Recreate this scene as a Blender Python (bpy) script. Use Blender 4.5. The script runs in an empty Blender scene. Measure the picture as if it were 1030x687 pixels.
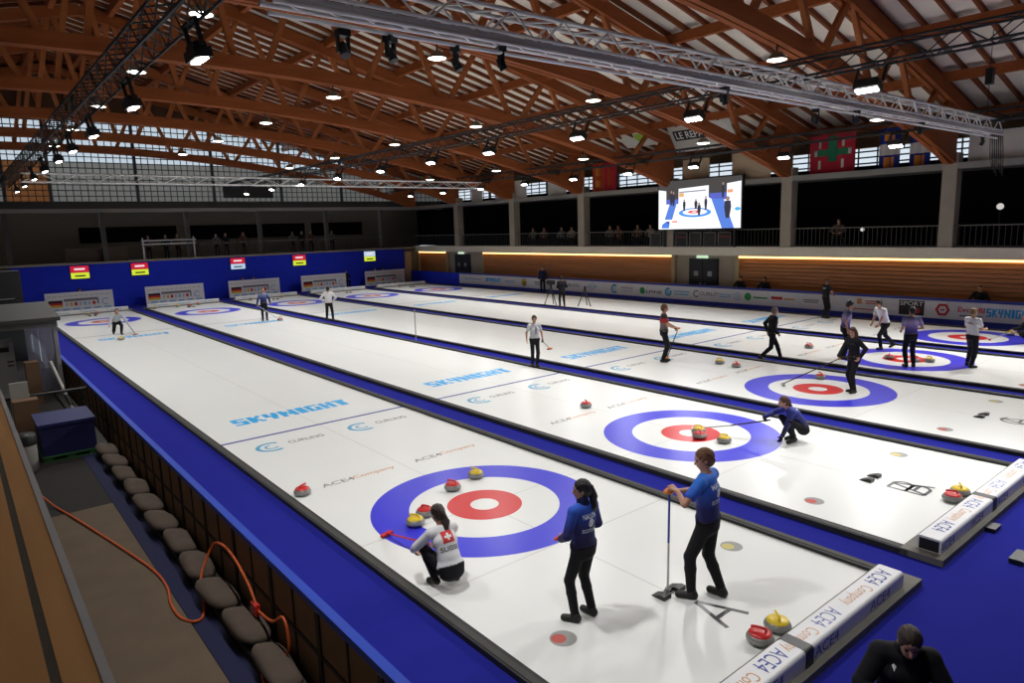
import bpy, math, random
import numpy as np
from mathutils import Vector, Matrix
from mathutils.bvhtree import BVHTree
random.seed(7)
scene = bpy.context.scene
COL = scene.collection
R = math.radians

# ---------------------------------------------------------------- camera
YAW, PITCH, ROLL = 0.682898, 0.165366, -0.030691
FOC = 688.53
def cam_axes():
    cy, sy, cp, sp = math.cos(YAW), math.sin(YAW), math.cos(PITCH), math.sin(PITCH)
    f = Vector((sy*cp, cy*cp, -sp)); r = Vector((cy, -sy, 0)); u = r.cross(f)
    cr, sr = math.cos(ROLL), math.sin(ROLL)
    return r*cr + u*sr, u*cr - r*sr, f
cr_, cu_, cf_ = cam_axes()
cam = bpy.data.cameras.new('camera')
cam.sensor_width = 36.0; cam.lens = 36.0*FOC/1030.0; cam.clip_end = 300
camo = bpy.data.objects.new('camera', cam); COL.objects.link(camo)
M = Matrix((( cr_.x, cu_.x, -cf_.x, -6.2611), (cr_.y, cu_.y, -cf_.y, -8.5325), (cr_.z, cu_.z, -cf_.z, 4.4645), (0, 0, 0, 1)))
camo.matrix_world = M
scene.camera = camo

# ---------------------------------------------------------------- world, exposure
world = bpy.data.worlds.new('overcast_sky'); scene.world = world; world.use_nodes = True
bg = world.node_tree.nodes['Background']
bg.inputs[0].default_value = (0.74, 0.82, 0.88, 1); bg.inputs[1].default_value = 1.1
scene.view_settings.view_transform = 'Standard'; scene.view_settings.look = 'None'
scene.view_settings.exposure = 0.0; scene.view_settings.gamma = 1.0
try: scene.cycles.use_denoising = True
except Exception: pass

# ---------------------------------------------------------------- flood light plan (the rig's lamps)
LAMP_W = 74.0
LAMP_SPREAD = 130.0
ROW_POWER = (0.24, 0.97, 1.38)
NEAR_POWER = 1.8      # the first two lamps of each row are turned up
ROW_LEFT = (-3.02, 7.0, [-6.0, -1.8, 2.5, 7.1, 11.8, 15.4, 18.6, 22.6, 26.6, 31.0, 35.2], 10)  # first lamp is out of view, added to brighten the near end
ROW_MID = (8.75, 7.0, [-6.0, -1.85, 2.4, 6.55, 10.9, 14.6, 18.6, 22.9, 27.2, 31.5, 35.8], -24)
ROW_RIGHT = (20.6, 6.9, [-5.9, -1.8, 2.3, 6.6, 11.0, 14.9, 18.8, 22.9, 27.2, 31.5, 35.8], -28)

# ================================================================ helpers
def s2l(c):
    c = c/255.0
    return c/12.92 if c <= 0.04045 else ((c+0.055)/1.055)**2.4
def rgb(r, g, b): return (s2l(r), s2l(g), s2l(b), 1)
MATS = {}
def mat(name, col, rough=0.6, metal=0.0, var=0.0, vscale=8.0, bump=0.0, bscale=60.0, spec=0.5, stretch=None, emit=None):
    if name in MATS: return MATS[name]
    m = bpy.data.materials.new(name); m.use_nodes = True
    nt = m.node_tree; b = nt.nodes['Principled BSDF']
    b.inputs['Base Color'].default_value = col
    b.inputs['Roughness'].default_value = rough; b.inputs['Metallic'].default_value = metal
    b.inputs['Specular IOR Level'].default_value = spec
    if emit:
        b.inputs['Emission Color'].default_value = emit[0]; b.inputs['Emission Strength'].default_value = emit[1]
    if var or bump:
        tc = nt.nodes.new('ShaderNodeTexCoord'); mp = nt.nodes.new('ShaderNodeMapping')
        nt.links.new(tc.outputs['Object'], mp.inputs[0])
        if stretch: mp.inputs['Scale'].default_value = stretch
        if var:
            n = nt.nodes.new('ShaderNodeTexNoise'); n.inputs['Scale'].default_value = vscale; n.inputs['Detail'].default_value = 4
            nt.links.new(mp.outputs[0], n.inputs['Vector'])
            mx = nt.nodes.new('ShaderNodeMix'); mx.data_type = 'RGBA'
            mx.inputs[6].default_value = tuple(x*(1-var) for x in col[:3])+(1,)
            mx.inputs[7].default_value = tuple(min(1, x*(1+var)) for x in col[:3])+(1,)
            nt.links.new(n.outputs[0], mx.inputs[0]); nt.links.new(mx.outputs[2], b.inputs['Base Color'])
        if bump:
            n2 = nt.nodes.new('ShaderNodeTexNoise'); n2.inputs['Scale'].default_value = bscale
            nt.links.new(mp.outputs[0], n2.inputs['Vector'])
            bp = nt.nodes.new('ShaderNodeBump'); bp.inputs['Strength'].default_value = bump; bp.inputs['Distance'].default_value = 0.01
            nt.links.new(n2.outputs[0], bp.inputs['Height']); nt.links.new(bp.outputs[0], b.inputs['Normal'])
    MATS[name] = m
    return m
def emitter(name, col, strength):
    if name in MATS: return MATS[name]
    m = bpy.data.materials.new(name); m.use_nodes = True; nt = m.node_tree; nt.nodes.clear()
    o = nt.nodes.new('ShaderNodeOutputMaterial'); e = nt.nodes.new('ShaderNodeEmission')
    e.inputs[0].default_value = col; e.inputs[1].default_value = strength
    nt.links.new(e.outputs[0], o.inputs[0]); MATS[name] = m
    return m
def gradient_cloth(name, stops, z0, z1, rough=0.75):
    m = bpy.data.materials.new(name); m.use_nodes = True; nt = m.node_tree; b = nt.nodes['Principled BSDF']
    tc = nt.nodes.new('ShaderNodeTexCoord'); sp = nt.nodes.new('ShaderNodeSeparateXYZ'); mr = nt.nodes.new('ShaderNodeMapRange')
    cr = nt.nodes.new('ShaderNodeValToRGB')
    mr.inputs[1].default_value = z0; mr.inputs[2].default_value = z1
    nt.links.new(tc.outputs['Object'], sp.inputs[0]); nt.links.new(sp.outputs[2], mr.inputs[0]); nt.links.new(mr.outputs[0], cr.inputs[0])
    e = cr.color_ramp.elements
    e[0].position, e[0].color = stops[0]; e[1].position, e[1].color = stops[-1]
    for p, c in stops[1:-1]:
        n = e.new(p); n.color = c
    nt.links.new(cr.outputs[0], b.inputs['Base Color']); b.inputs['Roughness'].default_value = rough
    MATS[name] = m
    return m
def glazing(name, tint, clear):
    m = bpy.data.materials.new(name); m.use_nodes = True; nt = m.node_tree; nt.nodes.clear()
    o = nt.nodes.new('ShaderNodeOutputMaterial'); t = nt.nodes.new('ShaderNodeBsdfTransparent'); tr = nt.nodes.new('ShaderNodeBsdfTranslucent')
    gl = nt.nodes.new('ShaderNodeBsdfGlossy'); a = nt.nodes.new('ShaderNodeMixShader'); b = nt.nodes.new('ShaderNodeMixShader')
    t.inputs[0].default_value = tint; tr.inputs[0].default_value = tint; gl.inputs[1].default_value = 0.2
    a.inputs[0].default_value = clear; nt.links.new(tr.outputs[0], a.inputs[1]); nt.links.new(t.outputs[0], a.inputs[2])
    b.inputs[0].default_value = 0.05; nt.links.new(a.outputs[0], b.inputs[1]); nt.links.new(gl.outputs[0], b.inputs[2])
    nt.links.new(b.outputs[0], o.inputs[0]); MATS[name] = m
    return m

class MB:
    def __init__(s): s.v = []; s.f = []; s.sm = []
    def add(s, vs, fs, smooth=False):
        o = len(s.v); s.v += [tuple(v) for v in vs]; s.f += [tuple(i+o for i in f) for f in fs]; s.sm += [smooth]*len(fs); return s
    def box(s, c, d, rot=None):
        x, y, z = d[0]/2, d[1]/2, d[2]/2
        vs = [Vector((a*x, b*y, e*z)) for a in (-1, 1) for b in (-1, 1) for e in (-1, 1)]
        if rot is not None: vs = [rot @ v for v in vs]
        c = Vector(c)
        return s.add([v+c for v in vs], [(0,1,3,2),(4,6,7,5),(0,4,5,1),(2,3,7,6),(0,2,6,4),(1,5,7,3)])
    def bx(s, a, b):
        return s.box([(a[i]+b[i])/2 for i in range(3)], [abs(b[i]-a[i]) for i in range(3)])
    def tube(s, p0, p1, r, n=8, r1=None):
        p0 = Vector(p0); p1 = Vector(p1); d = (p1-p0).normalized(); r1 = r if r1 is None else r1
        a = d.orthogonal().normalized(); b = d.cross(a)
        vs = []
        for p, q in ((p0, r), (p1, r1)):
            for i in range(n):
                t = 2*math.pi*i/n; vs.append(p+(a*math.cos(t)+b*math.sin(t))*q)
        fs = [(i, (i+1)%n, n+(i+1)%n, n+i) for i in range(n)]
        s.add(vs, fs, n > 5); s.add(vs, [tuple(range(n-1, -1, -1)), tuple(range(n, 2*n))]); return s
    def beam(s, p0, p1, w, h, up=(0, 0, 1)):
        p0 = Vector(p0); p1 = Vector(p1); d = p1-p0; L = d.length; d.normalize()
        side = d.cross(Vector(up))
        if side.length < 1e-4: side = Vector((0, 1, 0))
        side.normalize(); u = side.cross(d)
        rot = Matrix((d, side, u)).transposed()
        return s.box((p0+p1)/2, (L, w, h), rot)
    def path(s, pts, r, n=8):
        pts = [Vector(p) for p in pts]; vs = []; N = len(pts); a = None
        for i, p in enumerate(pts):
            d = (pts[min(i+1, N-1)]-pts[max(i-1, 0)]).normalized()
            a = d.orthogonal().normalized() if a is None else (a-d*a.dot(d)).normalized()
            b = d.cross(a)
            for k in range(n):
                t = 2*math.pi*k/n; vs.append(p+(a*math.cos(t)+b*math.sin(t))*r)
        fs = [(i*n+k, i*n+(k+1)%n, (i+1)*n+(k+1)%n, (i+1)*n+k) for i in range(N-1) for k in range(n)]
        return s.add(vs, fs, True)
    def lathe(s, prof, n=24, c=(0, 0, 0)):
        vs = []
        for r, z in prof:
            for k in range(n):
                t = 2*math.pi*k/n; vs.append((c[0]+r*math.cos(t), c[1]+r*math.sin(t), c[2]+z))
        m = len(prof)
        fs = [(i*n+k, i*n+(k+1)%n, (i+1)*n+(k+1)%n, (i+1)*n+k) for i in range(m-1) for k in range(n)]
        return s.add(vs, fs, True)
    def ring(s, c, r0, r1, n=64, a0=0, a1=2*math.pi):
        vs = []
        for i in range(n+1):
            t = a0+(a1-a0)*i/n
            vs += [(c[0]+r0*math.cos(t), c[1]+r0*math.sin(t), c[2]), (c[0]+r1*math.cos(t), c[1]+r1*math.sin(t), c[2])]
        return s.add(vs, [(2*i, 2*i+1, 2*i+3, 2*i+2) for i in range(n)])
    def disc(s, c, r, n=32, ry=None):
        ry = r if ry is None else ry
        return s.add([(c[0]+r*math.cos(2*math.pi*i/n), c[1]+ry*math.sin(2*math.pi*i/n), c[2]) for i in range(n)], [tuple(range(n))])
    def ell(s, c, r, n=12, m=8):
        vs = []; c = Vector(c)
        for i in range(m+1):
            ph = math.pi*i/m
            for k in range(n):
                t = 2*math.pi*k/n
                vs.append(c+Vector((r[0]*math.sin(ph)*math.cos(t), r[1]*math.sin(ph)*math.sin(t), -r[2]*math.cos(ph))))
        fs = [(i*n+k, i*n+(k+1)%n, (i+1)*n+(k+1)%n, (i+1)*n+k) for i in range(m) for k in range(n)]
        return s.add(vs, fs, True)
    def prism(s, pts, ax, a, b):
        # polygon in the plane normal to axis ax (0/1/2), extruded a..b
        def p3(p, t):
            q = list(p); q.insert(ax, t); return q
        n = len(pts); vs = [p3(p, a) for p in pts]+[p3(p, b) for p in pts]
        return s.add(vs, [tuple(range(n)), tuple(range(2*n-1, n-1, -1))]+[(i, i+n, (i+1)%n+n, (i+1)%n) for i in range(n)])
    def mesh(s, name, off=(0, 0, 0)):
        me = bpy.data.meshes.new(name)
        me.from_pydata([(v[0]-off[0], v[1]-off[1], v[2]-off[2]) for v in s.v], [], s.f)
        me.polygons.foreach_set('use_smooth', s.sm); me.update()
        return me

def wloc(p):
    v = Vector((0, 0, 0))
    while p is not None: v = v+p.location; p = p.parent
    return v
def obj(name, mb, m, parent=None, local=False):
    """one mesh object; geometry in world coordinates unless local"""
    off = (0, 0, 0) if (local or parent is None) else wloc(parent)
    me = mb.mesh(name, off) if isinstance(mb, MB) else mb
    if m is not None:
        if not me.materials: me.materials.append(m)
    o = bpy.data.objects.new(name, me); COL.objects.link(o)
    if parent is not None: o.parent = parent
    return o
def base(o):
    """give a top-level world-coordinates mesh an origin at its own base"""
    me = o.data; vs = np.empty(len(me.vertices)*3); me.vertices.foreach_get('co', vs); vs = vs.reshape(-1, 3)
    c = (vs.min(0)+vs.max(0))/2; c[2] = vs[:, 2].min()
    me.vertices.foreach_set('co', (vs-c).ravel()); me.update(); o.location = c
    return o
def tag(o, label=None, cat=None, group=None, kind=None):
    if label: o['label'] = label
    if cat: o['category'] = cat
    if group: o['group'] = group
    if kind: o['kind'] = kind
    return o
def thing(name, label, cat, loc=(0, 0, 0), rz=0, group=None):
    o = bpy.data.objects.new(name, None); COL.objects.link(o); o.empty_display_size = 0.1
    o.location = loc; o.rotation_euler = (0, 0, rz)
    return tag(o, label, cat, group)
def struct(name, mb, m, parent=None):
    o = obj(name, mb, m, parent)
    if parent is None: o['kind'] = 'structure'
    return o
KIDS = {}
def copy_obj(o, parent=None):
    c = o.copy(); COL.objects.link(c)
    if parent is not None: c.parent = parent
    for ch in list(o.children): copy_obj(ch, c)
    return c
def dup(root, loc, rz=0, label=None, group=None):
    c = copy_obj(root); c.location = loc; c.rotation_euler = (0, 0, rz)
    if label: c['label'] = label
    if group: c['group'] = group
    return c
TXT = {}
def text_mesh(s, bold=0.0):
    key = (s, bold)
    if key not in TXT:
        cu = bpy.data.curves.new('lettering', 'FONT'); cu.body = s; cu.size = 1; cu.align_x = 'CENTER'; cu.align_y = 'CENTER'
        cu.offset = bold; cu.resolution_u = 3
        o = bpy.data.objects.new('lettering', cu); COL.objects.link(o)
        dg = bpy.context.evaluated_depsgraph_get()
        me = bpy.data.meshes.new_from_object(o.evaluated_get(dg))
        bpy.data.objects.remove(o)
        vs = np.array([v.co[:] for v in me.vertices]); lo = vs.min(0); hi = vs.max(0)
        vs = (vs-(lo+hi)/2)/np.array([hi[0]-lo[0], hi[1]-lo[1], 1])
        fs = [tuple(p.vertices) for p in me.polygons]
        TXT[key] = (vs, fs)
    return TXT[key]
def lettering(name, s, c, right, up, w, h, m, parent=None, bold=0.0, lift=0.0, local=False):
    vs, fs = text_mesh(s, bold)
    c = Vector(c); rt = Vector(right).normalized(); u = Vector(up).normalized(); n = rt.cross(u)
    mb = MB().add([c+rt*(v[0]*w)+u*(v[1]*h)+n*lift for v in vs], fs)
    return obj(name, mb, m, parent, local)
GLY = dict(S='#####|##...|#####|...##|#####', K='##.##|####.|###..|####.|##.##', Y='##.##|##.##|#####|..##.|..##.', N='##..##|###.##|######|##.###|##..##', I='###|###|###|###|###',
           G='#####|##...|##.##|##.##|#####', H='##.##|##.##|#####|##.##|##.##', T='#####|.###.|.###.|.###.|.###.')
def block_mesh(s):
    vs = []; fs = []; x = 0
    for ch in s:
        rows = GLY[ch].split('|'); w = len(rows[0])
        for j, r in enumerate(rows):
            i = 0
            while i < w:
                if r[i] == '#':
                    e = i
                    while e < w and r[e] == '#': e += 1
                    o = len(vs); vs += [(x+i, -j-1, 0), (x+e, -j-1, 0), (x+e, -j, 0), (x+i, -j, 0)]; fs.append((o, o+1, o+2, o+3)); i = e
                else: i += 1
        x += w+0.7
    v = np.array(vs, float); lo = v.min(0); hi = v.max(0); v = (v-(lo+hi)/2)/np.array([hi[0]-lo[0], hi[1]-lo[1], 1])
    return v, fs
TXT[('SKYNIGHT', 0.028)] = block_mesh('SKYNIGHT')
def quad(c, right, up, w, h, lift=0.0):
    c = Vector(c); rt = Vector(right).normalized(); u = Vector(up).normalized(); n = rt.cross(u)
    return MB().add([c+rt*(a*w/2)+u*(b*h/2)+n*lift for a, b in ((-1, -1), (1, -1), (1, 1), (-1, 1))], [(0, 1, 2, 3)])

# ================================================================ materials
ICE = mat('ice', (0.79, 0.80, 0.785, 1), 0.30, var=0.03, vscale=0.6, bump=0.02, bscale=55, spec=0.2)
def print_m(name, col): return mat(name, col, 0.30, spec=0.2)
RING_BLUE = print_m('ring_blue', (0.048, 0.046, 0.66, 1)); RING_RED = print_m('ring_red', (0.62, 0.014, 0.018, 1))
INK_GREY = print_m('ink_pale_grey', (0.55, 0.55, 0.54, 1)); INK_BLACK = print_m('ink_black', (0.03, 0.03, 0.035, 1))
INK_NAVY = print_m('ink_navy', (0.035, 0.06, 0.32, 1)); INK_CYAN = print_m('ink_cyan', (0.03, 0.42, 0.86, 1))
INK_ORANGE = print_m('ink_orange', (0.62, 0.30, 0.12, 1)); INK_TEAL = print_m('ink_teal', (0.08, 0.38, 0.60, 1))
INK_GREEN = print_m('ink_green', (0.03, 0.35, 0.09, 1)); INK_YELLOW = print_m('ink_yellow', (0.72, 0.50, 0.05, 1))
INK_MID = print_m('ink_mid_grey', (0.22, 0.22, 0.23, 1)); INK_RED = print_m('ink_red', (0.60, 0.03, 0.04, 1)); INK_WHITE = print_m('ink_white', (0.8, 0.8, 0.8, 1))
INK_SKY = print_m('ink_pale_blue', (0.25, 0.50, 0.72, 1))
CARPET = mat('blue_carpet', (0.018, 0.021, 0.262, 1), 0.95, var=0.08, vscale=1.5, spec=0.05)
CARPET_EDGE = mat('bright_blue_edge', (0.008, 0.05, 0.45, 1), 0.5)
BLUE_DRAPE = mat('blue_drape', (0.020, 0.045, 0.70, 1), 0.8, var=0.08, vscale=2, spec=0.2)
CURB = mat('dark_rubber', (0.022, 0.022, 0.022, 1), 0.7, var=0.2, vscale=6)
CURB_TOP = mat('worn_grey_rubber', (0.05, 0.048, 0.044, 1), 0.75, var=0.2, vscale=5)
FOAM = mat('white_foam_cover', (0.78, 0.78, 0.80, 1), 0.5, bump=0.1, bscale=12)
GREYWOOD = mat('weathered_grey_wood', (0.16, 0.15, 0.13, 1), 0.8, var=0.25, vscale=5)
WOOD = mat('glulam_timber', (0.32, 0.092, 0.029, 1), 0.65, var=0.25, vscale=3, stretch=(0.3, 2, 2), spec=0.12)
WOOD2 = mat('light_timber', (0.42, 0.14, 0.047, 1), 0.65, var=0.2, vscale=3, spec=0.12)
RIBWOOD = mat('rafter_timber', (0.22, 0.062, 0.02, 1), 0.7, var=0.2, vscale=3, spec=0.2)
DECK = mat('pale_roof_board', (0.86, 0.79, 0.67, 1), 0.9, var=0.15, vscale=0.8, spec=0.1)
SLAT = mat('varnished_slat', (0.40, 0.16, 0.045, 1), 0.45, var=0.25, vscale=1.2, stretch=(1, 0.5, 4))
CONC = mat('grey_concrete', (0.36, 0.32, 0.255, 1), 0.85, var=0.12, vscale=1.5)
DARKCONC = mat('dark_grey_wall', (0.09, 0.085, 0.075, 1), 0.9, var=0.15, vscale=0.7)
BLACK = mat('black_drape', (0.006, 0.006, 0.007, 1), 0.95, spec=0.05)
BLACKP = mat('black_plastic', (0.012, 0.012, 0.013, 1), 0.45)
BLACKM = mat('black_painted_steel', (0.014, 0.014, 0.015, 1), 0.5, spec=0.4)
SILVER = mat('aluminium_tube', (0.88, 0.88, 0.86, 1), 0.4, 0.1)
GREYM = mat('grey_metal', (0.33, 0.33, 0.34, 1), 0.45, 0.3)
WHITEM = mat('white_metal', (0.65, 0.65, 0.63, 1), 0.5)
LENS = emitter('lamp_lens', (1, 0.99, 0.96, 1), 22)
DOME = emitter('dome_lamp', (1, 0.96, 0.84, 1), 9)
STRIP = emitter('warm_led_strip', (1, 0.60, 0.20, 1), 3.8)
GRANITE = mat('grey_granite', (0.20, 0.20, 0.19, 1), 0.3, var=0.5, vscale=60)
GRANITE2 = mat('pale_striking_band', (0.30, 0.30, 0.285, 1), 0.5, var=0.3, vscale=60)
RED = mat('red_handle', (0.62, 0.02, 0.02, 1), 0.35); YELLOW = mat('yellow_handle', (0.80, 0.58, 0.02, 1), 0.35)
SKIN = mat('skin', (0.52, 0.27, 0.18, 1), 0.55); SKIN2 = mat('tanned_skin', (0.42, 0.20, 0.13, 1), 0.55)
BLACKCLOTH = mat('black_cloth', (0.010, 0.010, 0.013, 1), 0.8, spec=0.25)
NAVYCLOTH = mat('navy_cloth', (0.012, 0.016, 0.06, 1), 0.8, spec=0.25)
WHITECLOTH = mat('white_cloth', (0.72, 0.72, 0.74, 1), 0.8, spec=0.2)
GREYCLOTH = mat('pale_grey_cloth', (0.55, 0.56, 0.57, 1), 0.8, spec=0.2)
SHOE = mat('black_shoe', (0.012, 0.012, 0.012, 1), 0.6)
BROWNHAIR = mat('dark_brown_hair', (0.025, 0.012, 0.008, 1), 0.55, bump=0.5, bscale=60, stretch=(3, 3, 0.5)); AUBURN = mat('auburn_hair', (0.085, 0.03, 0.015, 1), 0.55, bump=0.5, bscale=60, stretch=(3, 3, 0.5))
BLACKHAIR = mat('black_hair', (0.008, 0.007, 0.007, 1), 0.5, bump=0.5, bscale=60, stretch=(3, 3, 0.5)); LIGHTBROWN = mat('light_brown_hair', (0.15, 0.065, 0.028, 1), 0.6, bump=0.5, bscale=60, stretch=(3, 3, 0.5))
BLOND = mat('blond_hair', (0.30, 0.19, 0.09, 1), 0.6, bump=0.5, bscale=60, stretch=(3, 3, 0.5)); GREYHAIR = mat('grey_hair', (0.14, 0.12, 0.10, 1), 0.6)
EYE = mat('dark_eye', (0.03, 0.02, 0.015, 1), 0.2); LIP = mat('lip', (0.36, 0.11, 0.09, 1), 0.5)
ORANGE = mat('orange_plastic', (0.75, 0.22, 0.02, 1), 0.45); ORANGECABLE = mat('orange_cable', (0.55, 0.09, 0.015, 1), 0.5)
BLUEM = mat('blue_shaft', (0.02, 0.08, 0.42, 1), 0.35)
REDM = mat('red_shaft', (0.6, 0.03, 0.07, 1), 0.35)

# ================================================================ setting
SH = [0.0, 5.4954, 10.99, 16.48, 21.967]   # sheet centre lines
ICE_HW = 2.25
struct('floor', MB().bx((-3.3, -12, -0.3), (26.6, 44.3, 0.0)), CARPET)
PIT = -1.3
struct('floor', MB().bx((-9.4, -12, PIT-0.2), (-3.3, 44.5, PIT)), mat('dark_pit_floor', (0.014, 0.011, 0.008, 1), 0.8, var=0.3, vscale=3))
struct('floor', MB().bx((-9.4, -12, 2.2), (-6.05, 20, 2.35)), CONC)            # tribune deck the camera stands on
struct('floor', MB().bx((-9.4, 44.5, 2.65), (29.3, 49, 2.95)), DARKCONC)      # end gallery
struct('floor', MB().bx((26.3, -12, 2.65), (29.3, 44.5, 3.05)), DARKCONC)      # side gallery
struct('wall_left', MB().bx((-9.5, -12, PIT), (-9.32, 49, 15)), DARKCONC)
struct('wall_back', MB().bx((-9.4, -12.2, PIT), (29.6, -12, 16)), DARKCONC)
struct('trim_1', MB().bx((-6.2, -12, PIT), (-6.1, 20, 2.35)), DARKCONC)        # tribune front wall
# right wall under the gallery
WX = 26.3
wr = struct('wall_right', MB().bx((WX+0.12, -12, 0), (WX+0.4, 44.5, 2.65)), CONC)
for (y0, y1) in ((39.75, 44.2), (16.4, 34.75), (-12, 12.2)):
    n = 14
    for i in range(n):
        z0 = 0.02+i*2.56/n
        obj('slat', MB().bx((WX, y0, z0), (WX+0.12, y1, z0+2.56/n-0.03)), SLAT, wr)
    obj('light_strip', MB().bx((WX-0.10, y0+0.05, 2.50), (WX-0.03, y1-0.05, 2.58)), STRIP, wr)
    for y in (y0-0.02, y1+0.02):
        obj('pilaster', MB().bx((WX-0.1, y-0.12, 0), (WX+0.14, y+0.12, 2.66)), mat('beige_paint', (0.42, 0.33, 0.20, 1), 0.7), wr)
struct('trim_2', MB().bx((WX-0.35, -12, 2.62), (WX+0.1, 44.4, 3.08)), mat('pale_gallery_edge', (0.82, 0.76, 0.62, 1), 0.8, var=0.08))   # gallery edge
for i, (y0, y1) in enumerate(((13.45, 15.35), (36.6, 38.7))):
    d = struct('door_%d' % (i+1), MB().bx((WX+0.02, y0, 0), (WX+0.11, y1, 2.42)), mat('dark_door', (0.012, 0.013, 0.02, 1), 0.5))
    ym = (y0+y1)/2
    for s in (-1, 1):
        lf = obj('door_leaf', MB().bx((WX-0.01, ym+s*0.04, 0.02), (WX+0.02, ym+s*0.9, 2.32)), mat('dark_door', None), d)
        obj('handle', MB().bx((WX-0.04, ym+s*0.08, 1.0), (WX-0.01, ym+s*0.2, 1.04)), GREYM, lf)
        obj('notice', MB().bx((WX-0.02, ym+s*0.45-0.14, 1.45), (WX-0.01, ym+s*0.45+0.14, 1.72)), GREYM, lf)
    obj('lit_sign', MB().bx((WX-0.12, ym-0.35, 2.44), (WX-0.02, ym+0.35, 2.60)), emitter('exit_sign_glow', (0.75, 1, 0.7, 1), 0.8), d)
# far wall: blue drape under the end gallery
wf = struct('wall_far', MB().bx((-9.4, 44.25, PIT), (26.4, 44.5, 2.92)), DARKCONC)
obj('blue_cladding', MB().bx((-3.3, 44.15, 0), (24.75, 44.25, 2.9)), BLUE_DRAPE, wf)
obj('ledge', MB().bx((-9.4, 44.1, 2.9), (26.0, 44.55, 3.02)), CONC, wf)
obj('corner_panel', MB().bx((24.78, 44.12, 0), (25.4, 44.25, 2.62)), MATS['beige_paint'], wf)
struct('wall_far', MB().bx((-9.4, 48.8, 2.95), (29.3, 49, 6.4)), mat('gallery_back_paint', (0.16, 0.145, 0.12, 1), 0.9, var=0.1))
for i, (x0, x1) in enumerate(((1.2, 7.6), (8.2, 17.8), (18.4, 23.2))):
    obj('dark_recess', MB().bx((x0, 48.74, 4.25), (x1, 48.82, 5.35)), BLACK, bpy.data.objects['wall_far'])
struct('wall_far', MB().bx((-9.4, 44.4, 6.25), (29.3, 44.75, 6.5)), mat('lintel_paint', (0.27, 0.26, 0.235, 1), 0.8))
struct('wall_far', MB().bx((-9.4, 44.45, 6.5), (29.3, 44.7, 6.95)), mat('dark_lintel', (0.05, 0.047, 0.042, 1), 0.8))
# right wall upper part
struct('wall_right', MB().bx((29.1, -12, 3.05), (29.3, 49, 6.9)), BLACK)
struct('wall_right', MB().bx((25.75, -12, 6.25), (26.25, 44.4, 6.5)), MATS['lintel_paint'])
struct('wall_right', MB().bx((29.1, -12, 7.75), (29.3, 49, 9.2)), mat('upper_wall_board', (0.25, 0.17, 0.10, 1), 0.8))
struct('wall_right', MB().bx((26.25, -12, 6.3), (29.3, 49, 6.42)), DARKCONC)
GLASS_HI = glazing('clear_polycarbonate', (0.70, 0.74, 0.78, 1), 0.85)
GLASS_LO = glazing('frosted_polycarbonate', (0.52, 0.505, 0.48, 1), 0.45)
GLASS_OR = glazing('orange_tinted_polycarbonate', (0.50, 0.30, 0.17, 1), 0.5)
GLASS_SIDE = glazing('clear_side_glass', (0.97, 0.98, 1, 1), 0.95)
BAR = mat('glazing_bar', (0.05, 0.055, 0.06, 1), 0.6)
def roofz(x): return 15.72-0.24*abs(x)
wn = 0
# end wall glazing, one window per bay between mullions
xs = [-9.32, -3.0, -0.6, 4.4, 9.4, 14.4, 19.4, 24.4, 29.2]
for i in range(len(xs)-1):
    x0, x1 = xs[i], xs[i+1]; wn += 1
    fr = MB()
    for x in (x0,): fr.bx((x-0.09, 44.48, 6.95), (x+0.09, 44.7, roofz(x)-0.1))
    w = struct('window_%d' % wn, fr, BAR)
    zt = min(roofz(x0), roofz(x1), 12.1)-0.05
    obj('pane', MB().bx((x0+0.09, 44.60, 6.95), (x1-0.09, 44.62, 9.5)), GLASS_OR if i == 1 else GLASS_LO, w)
    obj('pane', MB().add([(x0+0.09, 44.6, 9.5), (x1-0.09, 44.6, 9.5), (x1-0.09, 44.6, min(12.1, roofz(x1))), (x0+0.09, 44.6, min(12.1, roofz(x0)))], [(0, 1, 2, 3)]), GLASS_HI, w)
    g = MB()
    z = 6.95
    while z < zt:
        zz = z
        g.bx((x0, 44.55, zz-0.03), (x1, 44.59, zz+0.03)); z += 0.36
    nx = max(1, int(round((x1-x0)/0.42)))
    for k in range(1, nx):
        x = x0+(x1-x0)*k/nx; g.bx((x-0.025, 44.55, 6.95), (x+0.025, 44.59, min(12.1, roofz(x)-0.05)))
    tag(obj('glazing_grid', g, BAR, w), kind='stuff')
struct('wall_far', MB().prism([(-9.3, 12.1), (15.0, 12.1), (0.1, roofz(0)), (-9.3, roofz(9.3))], 1, 44.5, 44.7), mat('dark_gable_boards', (0.10, 0.045, 0.02, 1), 0.8, var=0.2))
# right wall strip windows
for i in range(8):
    y0 = -5.0+7.05*i; y1 = y0+7.0; wn += 1
    w = struct('window_%d' % wn, MB().bx((29.05, y0-0.06, 6.9), (29.25, y0+0.06, 7.75)), BAR)
    obj('pane', MB().bx((29.18, y0+0.06, 6.9), (29.2, y1, 7.75)), GLASS_SIDE, w)
    g = MB()
    for z in (7.02, 7.3, 7.58): g.bx((29.12, y0, z-0.035), (29.17, y1, z+0.035))
    k = y0+0.9
    while k < y1: g.bx((29.12, k-0.03, 6.9), (29.17, k+0.03, 7.75)); k += 0.9
    tag(obj('glazing_grid', g, BAR, w), kind='stuff')
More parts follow.
